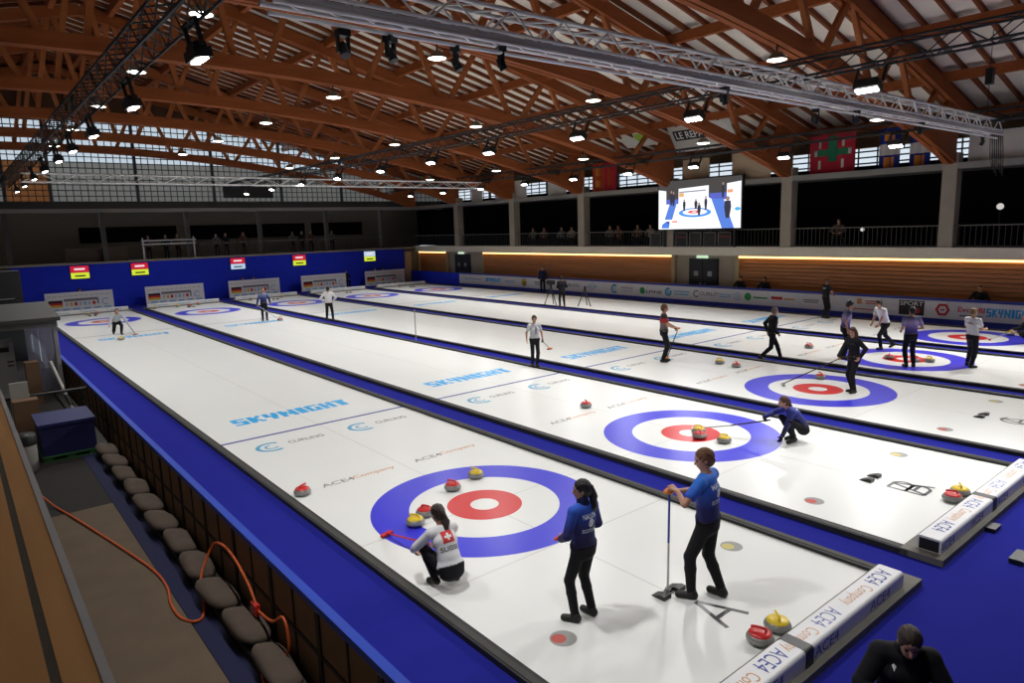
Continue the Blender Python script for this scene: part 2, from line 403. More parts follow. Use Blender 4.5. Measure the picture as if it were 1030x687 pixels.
# gallery columns
COLY = [-4.82+7.045*i for i in range(7)]
for i, y in enumerate(COLY):
    o = obj('concrete_column', MB().bx((25.72, y-0.27, 3.08), (26.28, y+0.27, 6.9)), CONC)
    pos = ['rightmost column at the edge of the frame', 'pale concrete gallery column nearest the right edge, below the flags with orange', 'pale concrete gallery column just right of the video screen',
           'concrete gallery column hidden behind the video screen', 'concrete gallery column beside the standing spectator, left of the screen', 'slim concrete gallery column second left of the screen', 'farthest concrete column of the side gallery'][i]
    base(tag(o, pos, 'column', 'concrete columns of the side gallery'))
for i, x in enumerate([-3.2, 2.05, 7.33, 12.5, 17.9, 22.9]):
    o = obj('gallery_post', MB().bx((x-0.14, 44.5, 3.0), (x+0.14, 44.78, 6.3)), DARKCONC)
    base(tag(o, ['dark post at far left of the end gallery', 'dark post of the end gallery left of the white frame', 'dark end gallery post right behind the white frame', 'dark end gallery post above the red and pale blue sign',
        'dark end gallery post above the fourth team sign', 'dark end gallery post near the far right corner'][i], 'column', 'posts of the end gallery'))

# ---------------------------------------------------------------- roof
dk = MB()
TH = 0.12
for sx, xe in ((1, 29.6), (-1, 9.4)):
    vs = [(0, -12.2, 15.72), (sx*xe, -12.2, roofz(xe)), (sx*xe, 49, roofz(xe)), (0, 49, 15.72)]
    dk.add(vs+[(a, b, c+TH) for a, b, c in vs], [(0,1,2,3), (4,7,6,5), (0,4,5,1), (1,5,6,2), (2,6,7,3), (3,7,4,0)])
ceil = struct('ceiling', dk, DECK)
for sx, xe in ((1, 29.5), (-1, 9.3)):
    rb = MB().beam((0, 0, 15.72-0.09), (sx*xe, 0, roofz(xe)-0.09), 0.11, 0.17).mesh('rafter')
    rb.materials.append(RIBWOOD)
    y = -11.6
    while y < 48.5:
        o = obj('rafter', rb, None, ceil); o.location = (0, y, 0); y += 0.87
for x in (-8.8, -5.0, -1.2, 1.2, 5.0, 8.8, 12.6, 16.45, 20.1, 24.0, 28.0):
    zt = roofz(x)-0.19
    obj('purlin', MB().bx((x-0.11, -12, zt-0.36), (x+0.11, 48.8, zt)), WOOD, ceil)
# timber trusses
def archz(x): return 10.05-0.0054*max(x, 0)**2-0.002*min(x, 0)**2
TY = [-4.82+7.045*i for i in range(7)]+[44.0]
def truss(y, label):
    t = thing('timber_truss', label, 'roof truss', (0, y, 6.45), 0, 'timber roof trusses')
    b = MB(); X = [-9.2+34.9*i/26 for i in range(27)]
    for s in (-0.12, 0.12):
        vs = []
        for x in X: vs += [(x, y+s-0.09, archz(x)), (x, y+s+0.09, archz(x)), (x, y+s+0.09, archz(x)+0.46), (x, y+s-0.09, archz(x)+0.46)]
        fs = [(4*i+k, 4*i+(k+1)%4, 4*i+4+(k+1)%4, 4*i+4+k) for i in range(26) for k in range(4)]+[(3, 2, 1, 0), (104, 105, 106, 107)]
        b.add(vs, fs)
    obj('bottom_chord', b, WOOD, t)
    for sx, xe in ((1, 27.8), (-1, 9.2)):
        c = MB()
        z0 = roofz(0)-0.45; z1 = roofz(xe)-0.45
        for s in (-0.12, 0.12): c.beam((0, y+s, z0-0.2), (sx*xe, y+s, z1-0.2), 0.17, 0.48)
        obj('top_chord', c, WOOD, t)
    e = MB().prism([(25.2, 6.45), (26.0, 6.45), (26.0, roofz(26)-0.5), (25.2, roofz(25.2)-0.5), (23.7, archz(23.7)+0.46), (23.6, archz(23.6))], 1, y-0.1, y+0.1)
    obj('gusset', e, WOOD, t)
    top = [-8.8, -5.0, -1.2, 1.2, 5.0, 8.8, 12.6, 16.45, 20.1, 24.0]
    for i, xt in enumerate(top):
        zt = roofz(xt)-0.8
        for dx in (-1.75, 1.75) if abs(xt) > 1.3 else (-1.0, 1.0):
            xb = xt+dx
            if xb < -9 or xb > 24.5: continue
            obj('web_brace', MB().beam((xt+0.12*dx, y, zt), (xb, y, archz(xb)+0.25), 0.16, 0.2), WOOD2, t)
names = ['nearest timber roof truss, above the front edge of the frame', 'big timber truss crossing behind the silver lighting truss at upper right', 'timber truss whose chord runs under the silver lighting truss',
         'timber truss at centre left, third behind the silver truss line', 'timber truss fourth back, over the middle of the far sheets', 'timber truss fifth back, third from the end glazing', 'timber truss second from the bright end glazing', 'last timber truss, right in front of the end glazing']
for y, nm in zip(TY, names): truss(y, nm)

# ---------------------------------------------------------------- lighting rig
def tri_truss(name, label, axis, a0, a1, c, z0, w, h, m, step, r, group):
    """box lattice truss along axis (0=x, 1=y); c = centre on the other axis"""
    loc = (a0, c, z0) if axis == 0 else (c, a0, z0)
    t = thing(name, label, 'truss', loc, 0, group)
    def P(a, s, z): return (a, c+s, z) if axis == 0 else (c+s, a, z)
    for s in (-w/2, w/2):
        for z in (z0, z0+h): obj('chord', MB().tube(P(a0, s, z), P(a1, s, z), r, 6), m, t)
    n = int(round((a1-a0)/step)); st = (a1-a0)/n
    L = wloc(t)
    def shared(mb):
        me = mb.mesh('lattice_brace', L); me.materials.append(m); return me
    up = [shared(MB().tube(P(a0, s, z0), P(a0+st, s, z0+h), r*0.55, 4)) for s in (-w/2, w/2)]
    dn = [shared(MB().tube(P(a0, s, z0+h), P(a0+st, s, z0), r*0.55, 4)) for s in (-w/2, w/2)]
    cx = shared(MB().tube(P(a0, -w/2, z0), P(a0+st, w/2, z0), r*0.55, 4)); cy = shared(MB().tube(P(a0, w/2, z0+h), P(a0+st, -w/2, z0+h), r*0.55, 4))
    d = Vector((1, 0, 0)) if axis == 0 else Vector((0, 1, 0))
    for i in range(n):
        for me in ((up if i % 2 == 0 else dn)+[cx, cy]):
            o = obj('lattice_brace', me, None, t); o.location = d*(i*st)
    return t
sil = tri_truss('silver_truss', 'long silver lighting truss spanning the hall in the foreground, upper right', 0, -3.1, 21.9, -0.4, 7.10, 0.36, 0.40, SILVER, 0.5, 0.032, 'silver trusses across the hall')
obj('cable_tray', MB().bx((-3.1, -0.60, 7.06), (21.8, -0.585, 7.14)), mat('pale_tray', (0.72, 0.72, 0.71, 1), 0.5, 0.0), sil)
for z, yy in ((7.03, -0.62), (7.17, -0.62), (6.94, -0.45)): obj('tray_tube', MB().tube((-3.1, yy, z), (21.8, yy, z), 0.028, 8), SILVER, sil)
tri_truss('silver_truss', 'distant silver lighting truss hanging across the far end', 0, -3.4, 20.8, 27.5, 6.98, 0.36, 0.36, SILVER, 0.7, 0.026, 'silver trusses across the hall')
tri_truss('black_truss', 'black lighting truss at upper left running away along the first sheet', 1, -8, 40, -3.27, 7.5, 0.42, 0.42, BLACKM, 0.5, 0.028, 'black trusses along the hall')
tri_truss('black_truss', 'black lighting truss in the middle of the roof running away from upper right', 1, -8, 40, 8.8, 7.5, 0.42, 0.36, BLACKM, 0.5, 0.026, 'black trusses along the hall')
tri_truss('black_truss', 'rightmost black lighting truss near the hanging flags', 1, -8, 40, 21.1, 7.46, 0.42, 0.36, BLACKM, 0.7, 0.026, 'black trusses along the hall')

def flood_proto():
    t = thing('flood_light', 'x', 'stage light')
    obj('bracket', MB().bx((-0.03, -0.30, 0.18), (0.03, -0.26, 0.55)).bx((-0.03, 0.26, 0.18), (0.03, 0.30, 0.55)).bx((-0.03, -0.30, 0.52), (0.03, 0.30, 0.56)), BLACKM, t, True)
    ho = obj('housing', MB().bx((-0.13, -0.25, 0.02), (0.13, 0.25, 0.16)).bx((-0.09, -0.2, 0.16), (0.09, 0.2, 0.24)), BLACKP, t, True)
    for k in range(4):
        obj('lens', MB().bx((-0.065, -0.215+k*0.118, -0.004), (0.065, -0.215+k*0.118+0.075, 0.02)), LENS, ho, True)
    return t
fl0 = flood_proto(); first = True
ad = {}
def lamp_light(loc, tilt, power):
    L = bpy.data.lights.new('flood_beam', 'AREA'); L.shape = 'RECTANGLE'; L.size = 0.28; L.size_y = 0.44
    L.energy = LAMP_W*power; L.color = (1, 0.988, 0.965); L.spread = R(LAMP_SPREAD)
    o = bpy.data.objects.new('flood_beam', L); COL.objects.link(o); return o
rowname = ['upper left black truss', 'middle black truss', 'rightmost black truss']
ordn = ['nearest', 'second', 'third', 'fourth', 'fifth', 'sixth', 'seventh', 'eighth', 'ninth', 'tenth', 'eleventh']
for ri, (x, z, ys, tilt) in enumerate((ROW_LEFT, ROW_MID, ROW_RIGHT)):
    for k, y in enumerate(ys):
        lab = '%s black flood light hanging from the %s, counted from the camera' % (ordn[k], rowname[ri])
        if first: f = fl0; f['label'] = lab; f['group'] = 'flood lights of the lighting rig'; first = False
        else: f = dup(fl0, (0, 0, 0), 0, lab, 'flood lights of the lighting rig')
        f.location = (x, y, z); f.rotation_euler = (0, R(-tilt), 0)
        lo = lamp_light((x, y, z), tilt, ROW_POWER[ri]*(NEAR_POWER*(1.6 if ri == 0 else 1) if y < 0 else 1))
        lo.parent = f; lo.location = (0, 0, -0.03)

# dome lamps under the trusses
def dome_proto():
    t = thing('dome_lamp', 'x', 'ceiling lamp')
    obj('shade', MB().lathe([(0.05, 0.22), (0.12, 0.2), (0.27, 0.03), (0.30, 0.0), (0.27, 0.0)], 16), mat('green_grey_shade', (0.25, 0.26, 0.2, 1), 0.5), t, True)
    obj('lamp_glass', MB().lathe([(0.0, -0.035), (0.15, -0.03), (0.26, 0.0)], 16), DOME, t, True)
    obj('stem', MB().tube((0, 0, 0.2), (0, 0, 0.42), 0.025), BLACKM, t, True)
    return t
d0 = None
for xn, x, z in (('left', -0.9, 9.62), ('centre left', 5.7, 9.45), ('centre right', 12.3, 8.83), ('right', 18.9, 7.7)):
    for k, y in enumerate(TY[1:7]):
        lab = 'round ceiling lamp in the %s row, %s truss from the camera' % (xn, ordn[k])
        if d0 is None: d0 = dome_proto(); d0['label'] = lab; d0['group'] = 'round lamps under the roof trusses'; d0.location = (x, y, z)
        else: dup(d0, (x, y, z), 0, lab, 'round lamps under the roof trusses')
for y in (-9.5, -6, -2.5, 1.0): obj('long_stem', MB().tube((0, 0, 0.4), (0, 0, 5.3), 0.02), BLACKM, dup(d0, (-7.7, y, 5.6), 0, '%s added unseen round lamp from the back, brightening the wooden counter' % {-9.5: 'first', -6: 'second', -2.5: 'third', 1.0: 'fourth'}[y], 'added unseen lamps over the tribune'), True)  # lamps added out of view to brighten the wooden counter
# moving heads on the silver truss
def mover_proto():
    t = thing('moving_head_light', 'x', 'stage light')
    obj('base', MB().bx((-0.1, -0.08, 0.12), (0.1, 0.08, 0.22)), BLACKP, t, True)
    for s in (-0.085, 0.085): obj('yoke_arm', MB().bx((s-0.015, -0.04, -0.12), (s+0.015, 0.04, 0.12)), BLACKP, t, True)
    obj('head', MB().tube((0, 0.04, 0.02), (0, -0.06, -0.17), 0.065, 10, 0.08), BLACKP, t, True)
    return t
m0 = None
for k, (x, zz) in enumerate(((-2.17, 6.73), (-1.51, 6.75), (-0.49, 6.76), (0.31, 6.86), (5.9, 6.86), (9.5, 6.74), (11.5, 6.86), (15.5, 6.86), (20.6, 6.80))):
    lab = '%s small black moving head light from the left under the silver truss' % ordn[k]
    if m0 is None: m0 = mover_proto(); m0.scale = (0.8, 0.8, 0.8); m0['label'] = lab; m0['group'] = 'moving heads on the silver truss'; m0.location = (x, -0.4, zz)
    else: dup(m0, (x, -0.4, zz), 0.4*k, lab, 'moving heads on the silver truss')
h = thing('chain_hoist', 'black chain hoist hanging on its chain near the rightmost truss', 'hoist', (20.8, -0.4, 8.6))
obj('motor', MB().bx((20.68, -0.5, 8.6), (20.92, -0.3, 9.1)), BLACKP, h); obj('chain', MB().tube((20.8, -0.4, 7.5), (20.8, -0.4, 10.3), 0.012, 5), BLACKM, h)
cb = MB()
for k in range(6):
    x = 21.3+0.22*k; cb.path([(x, -0.4, 7.1), (x-0.05, -0.45, 6.3), (x+0.1, -0.5, 5.9-0.1*(k % 3)), (x+0.2, -0.45, 6.4), (x+0.15, -0.4, 7.1)], 0.014, 5)
base(tag(obj('hanging_cables', cb, BLACKM), 'bundle of slack black cables hanging from the right end of the silver truss', 'cables'))

# ================================================================ curling sheets
def make_sheet():
    t = thing('curling_sheet', 'x', 'ice sheet')
    y0, y1 = -5.12, 39.87; hw = ICE_HW
    obj('ice', MB().bx((-hw, y0, -0.02), (hw, y1, 0.03)), ICE, t, True)
    Z = 0.0312
    for ty, sg in ((0, 1), (34.75, -1)):
        c = (0, ty, Z)
        obj('blue_ring', MB().ring(c, 1.219, 1.829, 96), RING_BLUE, t, True)
        obj('red_ring', MB().ring(c, 0.232, 0.61, 64), RING_RED, t, True)
        obj('tee_line', MB().bx((-hw, ty-0.006, Z-0.001), (-1.83, ty+0.006, Z)).bx((1.83, ty-0.006, Z-0.001), (hw, ty+0.006, Z)).bx((-1.2, ty-0.006, Z-0.001), (-0.62, ty+0.006, Z)).bx((0.62, ty-0.006, Z-0.001), (1.2, ty+0.006, Z)), INK_GREY, t, True)
        obj('back_line', MB().bx((-hw, ty-sg*1.835-0.006, Z-0.001), (hw, ty-sg*1.835+0.006, Z)), INK_GREY, t, True)
        hy = ty+sg*6.45
        obj('hog_line', MB().bx((-hw, hy-0.05, Z-0.001), (hw, hy+0.05, Z)), INK_NAVY if sg > 0 else INK_MID, t, True)
        rt = (1, 0, 0)
        yy = 8.02 if sg > 0 else 26.7
        lettering('lettering', 'SKYNIGHT', (0, yy, Z), rt, (0, 1, 0), 2.95, 0.62, INK_CYAN, t, 0.028, 0, True)
        yl = 5.55 if sg > 0 else 29.3
        for xc in (-1.15, 0.95) if sg > 0 else ():
            lb = MB().ring((xc-0.3, yl, Z), 0.24, 0.33, 24, R(50), R(300)).ring((xc-0.3, yl, Z), 0.10, 0.15, 16, R(90), R(330))
            obj('emblem', lb, INK_TEAL, t, True)
            lettering('lettering', 'CURLING', (xc+0.48, yl+0.05, Z), rt, (0, 1, 0), 0.80, 0.20, INK_MID, t, 0.02, 0, True)
        if sg > 0:
            for xc in (-1.35, 0.55):
                lettering('lettering', 'ACE4', (xc+0.02, 2.62, Z), rt, (0, 1, 0), 0.62, 0.17, INK_MID, t, 0.01, 0, True)
                lettering('lettering', 'Company', (xc+0.75, 2.62, Z), rt, (0, 1, 0), 0.85, 0.19, INK_ORANGE, t, 0.01, 0, True)
        # hacks
        for s in (-1, 1):
            hk = MB().prism([(-sg*0.0+ty-sg*3.60, 0.03), (ty-sg*3.80, 0.03), (ty-sg*3.80, 0.085), (ty-sg*3.74, 0.085)], 0, s*0.14-0.07, s*0.14+0.07)
            obj('hack', hk, BLACKP, t, True)
        # printed stones in the ice
        for s, m in ((-1, RED), (1, YELLOW)):
            if sg > 0:
                obj('stone_print', MB().disc((s*1.6, ty-sg*3.53, Z), 0.15, 24), print_m('ink_stone_grey', (0.33, 0.33, 0.32, 1)), t, True)
                obj('stone_print_top', MB().disc((s*1.6-0.04, ty-sg*3.50, Z+0.0006), 0.085, 20), print_m('ink_faded_red', (0.55, 0.10, 0.08, 1)) if s < 0 else print_m('ink_faded_yellow', (0.60, 0.52, 0.16, 1)), t, True)
    ck = MB()
    for a, b in ((-3.7, -1.83), (-1.219, -0.61), (0.61, 1.219), (1.83, 32.92), (33.53, 34.14), (35.36, 35.97), (36.6, 38.4)): ck.bx((-0.006, a, Z-0.001), (0.006, b, Z))
    obj('centre_line', ck, INK_GREY, t, True)
    for s in (-1, 1):
        w = 0.16
        obj('side_divider', MB().bx((s*hw, y0-0.1, -0.001), (s*(hw+w), y1+0.1, 0.075)), CURB, t, True)
        obj('divider_cap', MB().bx((s*(hw+0.05), y0-0.1, 0.075), (s*(hw+w-0.03), y1+0.1, 0.082)), CURB_TOP, t, True)
    for ye, sg in ((y0, -1), (y1, 1)):
        obj('end_sill', MB().bx((-hw-0.16, ye, 0), (hw+0.16, ye+sg*0.52, 0.09)), GREYWOOD, t, True)
    return t
def rounded_block(x0, x1, y0, y1, z0, z1, r=0.04):
    pr = []
    for cx_, cz, a0 in ((y1-r, z1-r, 0), (y0+r, z1-r, 90)):
        for k in range(5):
            a = R(a0+k*22.5); pr.append((cx_+r*math.cos(a), cz+r*math.sin(a)))
    pr = [(y1, z0)]+pr+[(y0, z0)]
    return MB().prism(pr, 0, x0, x1)
def make_bumper():
    t = thing('end_bumper', 'x', 'foam bumper')
    for x0, x1, nm in ((-2.25, -0.24, 'foam_block'), (-0.12, 2.05, 'foam_block')):
        o = obj(nm, rounded_block(x0, x1, -5.56, -5.26, 0.09, 0.28), FOAM, t, True)
    obj('joint', rounded_block(-0.25, -0.11, -5.57, -5.25, 0.085, 0.285), BLACKP, t, True)
    for s, x in ((-1, -2.25), (1, 2.05)): obj('end_face', MB().bx((x-0.004, -5.53, 0.10), (x+0.004, -5.29, 0.25)), BLACKP, t, True)
    rt, up = (-1, 0, 0), (0, -1, 0)
    for xa in (1.72, 0.48, -0.62, -1.75):
        lettering('lettering', 'ACE4', (xa, -5.41, 0.2805), rt, up, 0.42, 0.17, INK_NAVY, t, 0.0, 0.001, True)
        if xa > -1.7: lettering('lettering', 'Company', (xa-0.58, -5.41, 0.2805), rt, up, 0.55, 0.18, INK_ORANGE, t, 0.0, 0.001, True)
        lettering('lettering', 'ACE4', (xa-0.3, -5.561, 0.18), (1, 0, 0), (0, 0, 1), 0.5, 0.12, INK_NAVY, t, 0.0, 0.002, True)
    return t
sh0 = make_sheet(); bp0 = make_bumper()
LET = 'ABCDE'
def letter_shape(ch):
    # sheet letters about 0.55 m tall, painted on the ice behind the hacks
    mb = MB(); z = 0.0318; y0, y1 = -4.60, -4.05; t = 0.055
    def bar(a, b):
        d = (Vector(b)-Vector(a)).normalized()*0.0; n = Vector((-(b[1]-a[1]), b[0]-a[0])).normalized()*t/2
        mb.add([(a[0]+n.x, a[1]+n.y, z), (a[0]-n.x, a[1]-n.y, z), (b[0]-n.x, b[1]-n.y, z), (b[0]+n.x, b[1]+n.y, z)], [(0, 1, 2, 3)])
    ym = (y0+y1)/2; r = (y1-y0)/4
    if ch == 'A': bar((-0.12, y0), (0.06, y1)); bar((0.30, y0), (0.08, y1)); bar((-0.04, y0+0.19), (0.22, y0+0.19))
    if ch in 'BDE': bar((-0.17, y0), (-0.17, y1))
    if ch == 'B':
        for yc in (y0+r, y1-r):
            mb.ring((0.08, yc, z), r-t/2, r+t/2, 16, -math.pi/2, math.pi/2)
            for e in (-r, r): bar((-0.17, yc+e), (0.08, yc+e))
    if ch == 'C': mb.ring((0.05, ym, z), 2*r-t, 2*r, 28, R(45), R(315))
    if ch == 'D':
        mb.ring((-0.02, ym, z), 2*r-t, 2*r, 20, -math.pi/2, math.pi/2)
        for e in (y0+t/2, y1-t/2): bar((-0.17, e), (-0.02, e))
    if ch == 'E':
        for e in (y0+t/2, ym, y1-t/2): bar((-0.17, e), (0.17, e))
    return mb
slab = ['nearest curling sheet, with letter A on its end', 'second curling sheet from the left, with letter B on its end', 'third curling sheet from the left, with letter C on its end', 'fourth curling sheet, with four players around its house', 'farthest curling sheet, beside the white advertising board']
blab = ['white foam end bumper at the near end of the nearest sheet', 'white foam end bumper of the second sheet at the right edge', 'white foam end bumper of the third sheet', 'white foam end bumper of the fourth sheet', 'white foam end bumper of the farthest sheet']
sheets = []
for i, x in enumerate(SH):
    if i == 0: s, b = sh0, bp0; s['label'] = slab[0]; b['label'] = blab[0]; s['group'] = 'curling sheets'; b['group'] = 'near end bumpers'
    else: s = dup(sh0, (x, 0, 0), 0, slab[i], 'curling sheets'); b = dup(bp0, (x, 0, 0), 0, blab[i], 'near end bumpers')
    sheets.append(s)
    obj('sheet_letter', letter_shape(LET[i]), mat('ink_charcoal', (0.05, 0.05, 0.055, 1), 0.3), s, True)
    fb = thing('far_bumper', 'white foam bumper at the far end of the %s sheet from the left' % ordn[i].replace('nearest', 'first'), 'foam bumper', (x, 40.2, 0.09), 0, 'far end bumpers')
    obj('foam_block', rounded_block(-2.2, 2.2, -0.14, 0.16, 0, 0.2), FOAM, fb, True)
    for k in (-1.4, 0, 1.4): lettering('lettering', 'CURLING', (k, -0.141, 0.1), (1, 0, 0), (0, 0, 1), 0.8, 0.09, INK_TEAL, fb, 0, 0.003, True)

# stones
def stone_proto(m, nm):
    t = thing(nm, 'x', 'curling stone')
    obj('granite_body', MB().lathe([(0.0, 0), (0.07, 0.0), (0.12, 0.012), (0.142, 0.04)], 28).lathe([(0.142, 0.075), (0.125, 0.103), (0.08, 0.115), (0.0, 0.117)], 28), GRANITE, t, True)
    obj('striking_band', MB().lathe([(0.142, 0.04), (0.1455, 0.05), (0.1455, 0.066), (0.142, 0.075)], 28), GRANITE2, t, True)
    cp = obj('cap', MB().lathe([(0.118, 0.104), (0.112, 0.122), (0.06, 0.132), (0.0, 0.133)], 24), m, t, True)
    obj('handle', MB().path([(-0.055, 0, 0.122), (-0.06, 0, 0.150), (-0.045, 0, 0.168), (0.0, 0, 0.173), (0.06, 0, 0.173), (0.085, 0, 0.168)], 0.015, 8).ell((0.085, 0, 0.168), (0.015, 0.015, 0.015), 8, 5).tube((-0.055, 0, 0.115), (-0.055, 0, 0.13), 0.03, 10), m, cp, True)
    return t
protos = {}
ZI = 0.0325
def stone(col, x, y, label, rz=0.6, z=ZI, sx=0):
    m = RED if col == 'red' else YELLOW
    if col not in protos:
        p = stone_proto(m, 'curling_stone'); protos[col] = p; p['label'] = label; p.location = (x, y, z); p.rotation_euler = (0, 0, rz)
    else: p = dup(protos[col], (x, y, z), rz, label)
    p['group'] = 'curling stones'; return p
stone('red', -2.04, 2.50, 'red handled stone at the left edge of the nearest sheet, short of the house', 0.4)
stone('red', -0.03, 0.87, 'red handled stone in the white ring at upper left of the nearest house', 2.2)
stone('yellow', 0.61, 1.06, 'yellow handled stone at the back of the blue ring of the nearest house', 2.0)
stone('red', -0.96, 0.28, 'red handled stone just behind a yellow one, by the squatting player', -1.2)
stone('yellow', -1.26, 0.08, 'yellow handled stone just in front of a red one, by the squatting player', 2.2)
stone('red', -0.10, -4.98, 'red handled stone tucked against the nearest end bumper', 2.0)
stone('yellow', 0.25, -4.98, 'yellow handled stone tucked against the nearest end bumper', 0.8)
stone('red', 5.40, -4.98, 'red handled stone tucked against the end bumper of the second sheet', 2.0)
stone('yellow', 5.76, -4.97, 'yellow handled stone tucked against the end bumper of the second sheet', 0.5)
stone('red', 5.33, -0.35, 'red handled stone on the button of the second house', 0.9)
stone('yellow', 5.60, -0.14, 'yellow handled stone right behind the red one on the second button', 2.2)
stone('yellow', 5.44, -0.86, 'yellow handled stone in the white ring right of the second button', 2.3)
stone('red', 5.45, 3.05, 'red handled guard stone alone in front of the second house', 1.1)
stone('red', 12.16, 0.52, 'red handled stone on the blue ring of the third house', 1.0)
stone('yellow', 12.10, 3.72, 'yellow handled guard stone in front of the third house', 2.0)
stone('red', 11.99, 3.06, 'red handled guard stone beside a yellow one before the third house', 1.0)
stone('red', 16.40, 3.05, 'red handled guard stone in front of the fourth house', 2.0)
stone('red', 16.19, 0.34, 'red handled stone at the left of the fourth button', 0.3)
stone('yellow', 16.45, -0.72, 'yellow handled stone at the right of the fourth button', 1.3)
stone('red', 16.25, -0.40, 'red handled stone in the middle of the red ring of the fourth house', 2.0)
stone('yellow', 23.35, -0.92, 'yellow handled stone on the right of the farthest house', 0.4)
stone('yellow', -0.72, 25.85, 'moving stone in front of the sweeping player on the nearest sheet far away', 0.4)
stone('red', 6.77, 26.6, 'red handled stone in front of the navy player far down the second sheet', 0.4)
g_ = 'parked stones at the far ends'
k = 0
for xx, yy, c, lb in ((-0.15, 39.3, 'yellow', 'left one of two parked stones at the far end of the first sheet'), (0.3, 39.2, 'red', 'right one of two parked stones at the far end of the first sheet'),
                 (3.6, 39.5, 'yellow', 'leftmost parked stone at the far end of the second sheet'), (4.9, 39.4, 'yellow', 'second parked stone from the left at the far end of the second sheet'), (5.45, 38.7, 'red', 'third parked stone at the far end of the second sheet'), (6.2, 39.5, 'red', 'rightmost parked stone at the far end of the second sheet'),
                 (9.6, 39.4, 'red', 'parked stone at the left of the far end of the third sheet'), (11.8, 39.5, 'yellow', 'parked stone right of centre at the far end of the third sheet'), (15.4, 39.5, 'yellow', 'parked stone at the far end of the fourth sheet'), (21.4, 39.5, 'red', 'parked stone at the far end of the fifth sheet')):
    stone(c, xx, yy, lb, 0.7*k)['group'] = g_; k += 1

# small black foot rests lying on the carpet behind the sheets
base(tag(obj('black_block', MB().box((4.78, -5.70, 0.03), (0.26, 0.13, 0.06)), BLACKP), 'small black block on the blue carpet by the second end bumper', 'block'))
base(tag(obj('black_block', MB().box((4.02, -6.22, 0.03), (0.36, 0.16, 0.06)), BLACKP), 'small black block on the blue carpet at the right edge of the frame', 'block'))

# ================================================================ advertising board along the right side
bd = thing('advertising_board', 'long white sponsor board along the right side of the ice', 'board', (25.35, 12, 0))
BX = 25.3
for k in range(9):
    y0 = -8.2+5*k
    y1 = min(y0+4.98, 36.7)
    obj('panel', MB().bx((BX, y0, 0.18), (BX+0.08, y1, 0.92)), mat('white_board', (0.78, 0.79, 0.82, 1), 0.5, var=0.05), bd)
obj('blue_panel', MB().bx((BX, 36.75, 0.0), (BX+0.08, 44.1, 0.98)), BLUE_DRAPE, bd)
obj('top_band', MB().bx((BX-0.02, -8.2, 0.92), (BX+0.1, 36.75, 1.03)), mat('board_blue_band', (0.03, 0.05, 0.36, 1), 0.6), bd)
obj('bottom_band', MB().bx((BX-0.02, -8.2, 0.0), (BX+0.1, 36.75, 0.18)), MATS['board_blue_band'], bd)
obj('bracing', MB().bx((BX+0.1, -8, 0), (BX+0.16, 44, 0.1)), BLACKM, bd)
RT, UP = (0, -1, 0), (0, 0, 1)
def btext(s, y, z, w, h, m, bold=0.01): return lettering('lettering', s, (BX, y, z), RT, UP, w, h, m, bd, bold, 0.004)
def bq(y, z, w, h, m): return obj('colour_block', quad((BX, y, z), RT, UP, w, h, 0.003), m, bd)
def yring(y, z, r0, r1, a0, a1, m, nm='emblem'):
    n = 20; vs = []
    for i in range(n+1):
        t = a0+(a1-a0)*i/n
        for r in (r0, r1): vs.append((BX-0.005, y-r*math.cos(t), z+r*math.sin(t)))
    return obj(nm, MB().add(vs, [(2*i, 2*i+1, 2*i+3, 2*i+2) for i in range(n)]), m, bd)
def bars(y, z, w, m, n=2, h=0.06):
    for k in range(n): bq(y, z+(0.5*(n-1)-k)*h*1.9, w*(1-0.12*k), h, m)
TAU = 2*math.pi
btext('SKYNIGHT', 32.3, 0.6, 1.9, 0.3, INK_CYAN, 0.028); bars(34.9, 0.58, 2.3, INK_SKY, 1); bars(30.3, 0.55, 1.3, INK_SKY, 2, 0.05)
yring(28.7, 0.56, 0.0, 0.26, 0, TAU, INK_YELLOW); yring(28.7, 0.52, 0.0, 0.14, 0, TAU, INK_BLACK); yring(28.7, 0.56, 0.23, 0.28, 0, TAU, INK_MID)
bars(27.2, 0.57, 0.8, INK_MID, 3, 0.05)
yring(25.0, 0.56, 0.14, 0.2, 0.6, 5.4, INK_MID); btext('CURLING', 23.9, 0.58, 1.5, 0.2, INK_MID)
yring(22.0, 0.56, 0.22, 0.25, 0, TAU, INK_SKY); btext('CUP', 22.0, 0.56, 0.8, 0.22, INK_SKY)
yring(20.1, 0.54, 0.16, 0.29, R(45), R(315), INK_TEAL); yring(20.1, 0.54, 0.05, 0.1, 0, TAU, INK_SKY); btext('WORLD', 19.1, 0.64, 0.9, 0.13, INK_MID); btext('CURLING', 19.1, 0.46, 0.9, 0.13, INK_SKY)
yring(17.9, 0.54, 0.0, 0.2, 0, TAU, INK_GREEN); btext('ALPINE', 17.2, 0.5, 1.5, 0.17, INK_BLACK)
yring(16.0, 0.56, 0.12, 0.25, R(60), R(390), INK_TEAL); yring(16.0, 0.56, 0.0, 0.10, 0, TAU, INK_SKY); bars(15.1, 0.54, 1.1, INK_SKY, 2, 0.08)
yring(14.1, 0.56, 0.13, 0.2, 0.8, 5.6, INK_MID); btext('CURLIT', 13.3, 0.58, 1.2, 0.2, INK_MID)
bars(12.3, 0.55, 0.8, INK_SKY, 2, 0.06)
yring(11.55, 0.56, 0.17, 0.21, 0, TAU, INK_SKY); btext('ii', 11.55, 0.56, 0.16, 0.2, INK_SKY)
yring(10.95, 0.58, 0.0, 0.2, 0, TAU, INK_GREEN); bars(10.25, 0.56, 0.8, MATS['ink_green'], 1, 0.08)
bars(9.35, 0.60, 0.6, INK_RED, 1, 0.14); bars(8.7, 0.58, 0.55, INK_ORANGE, 1, 0.08)
bars(7.6, 0.56, 0.8, INK_MID, 2, 0.05)
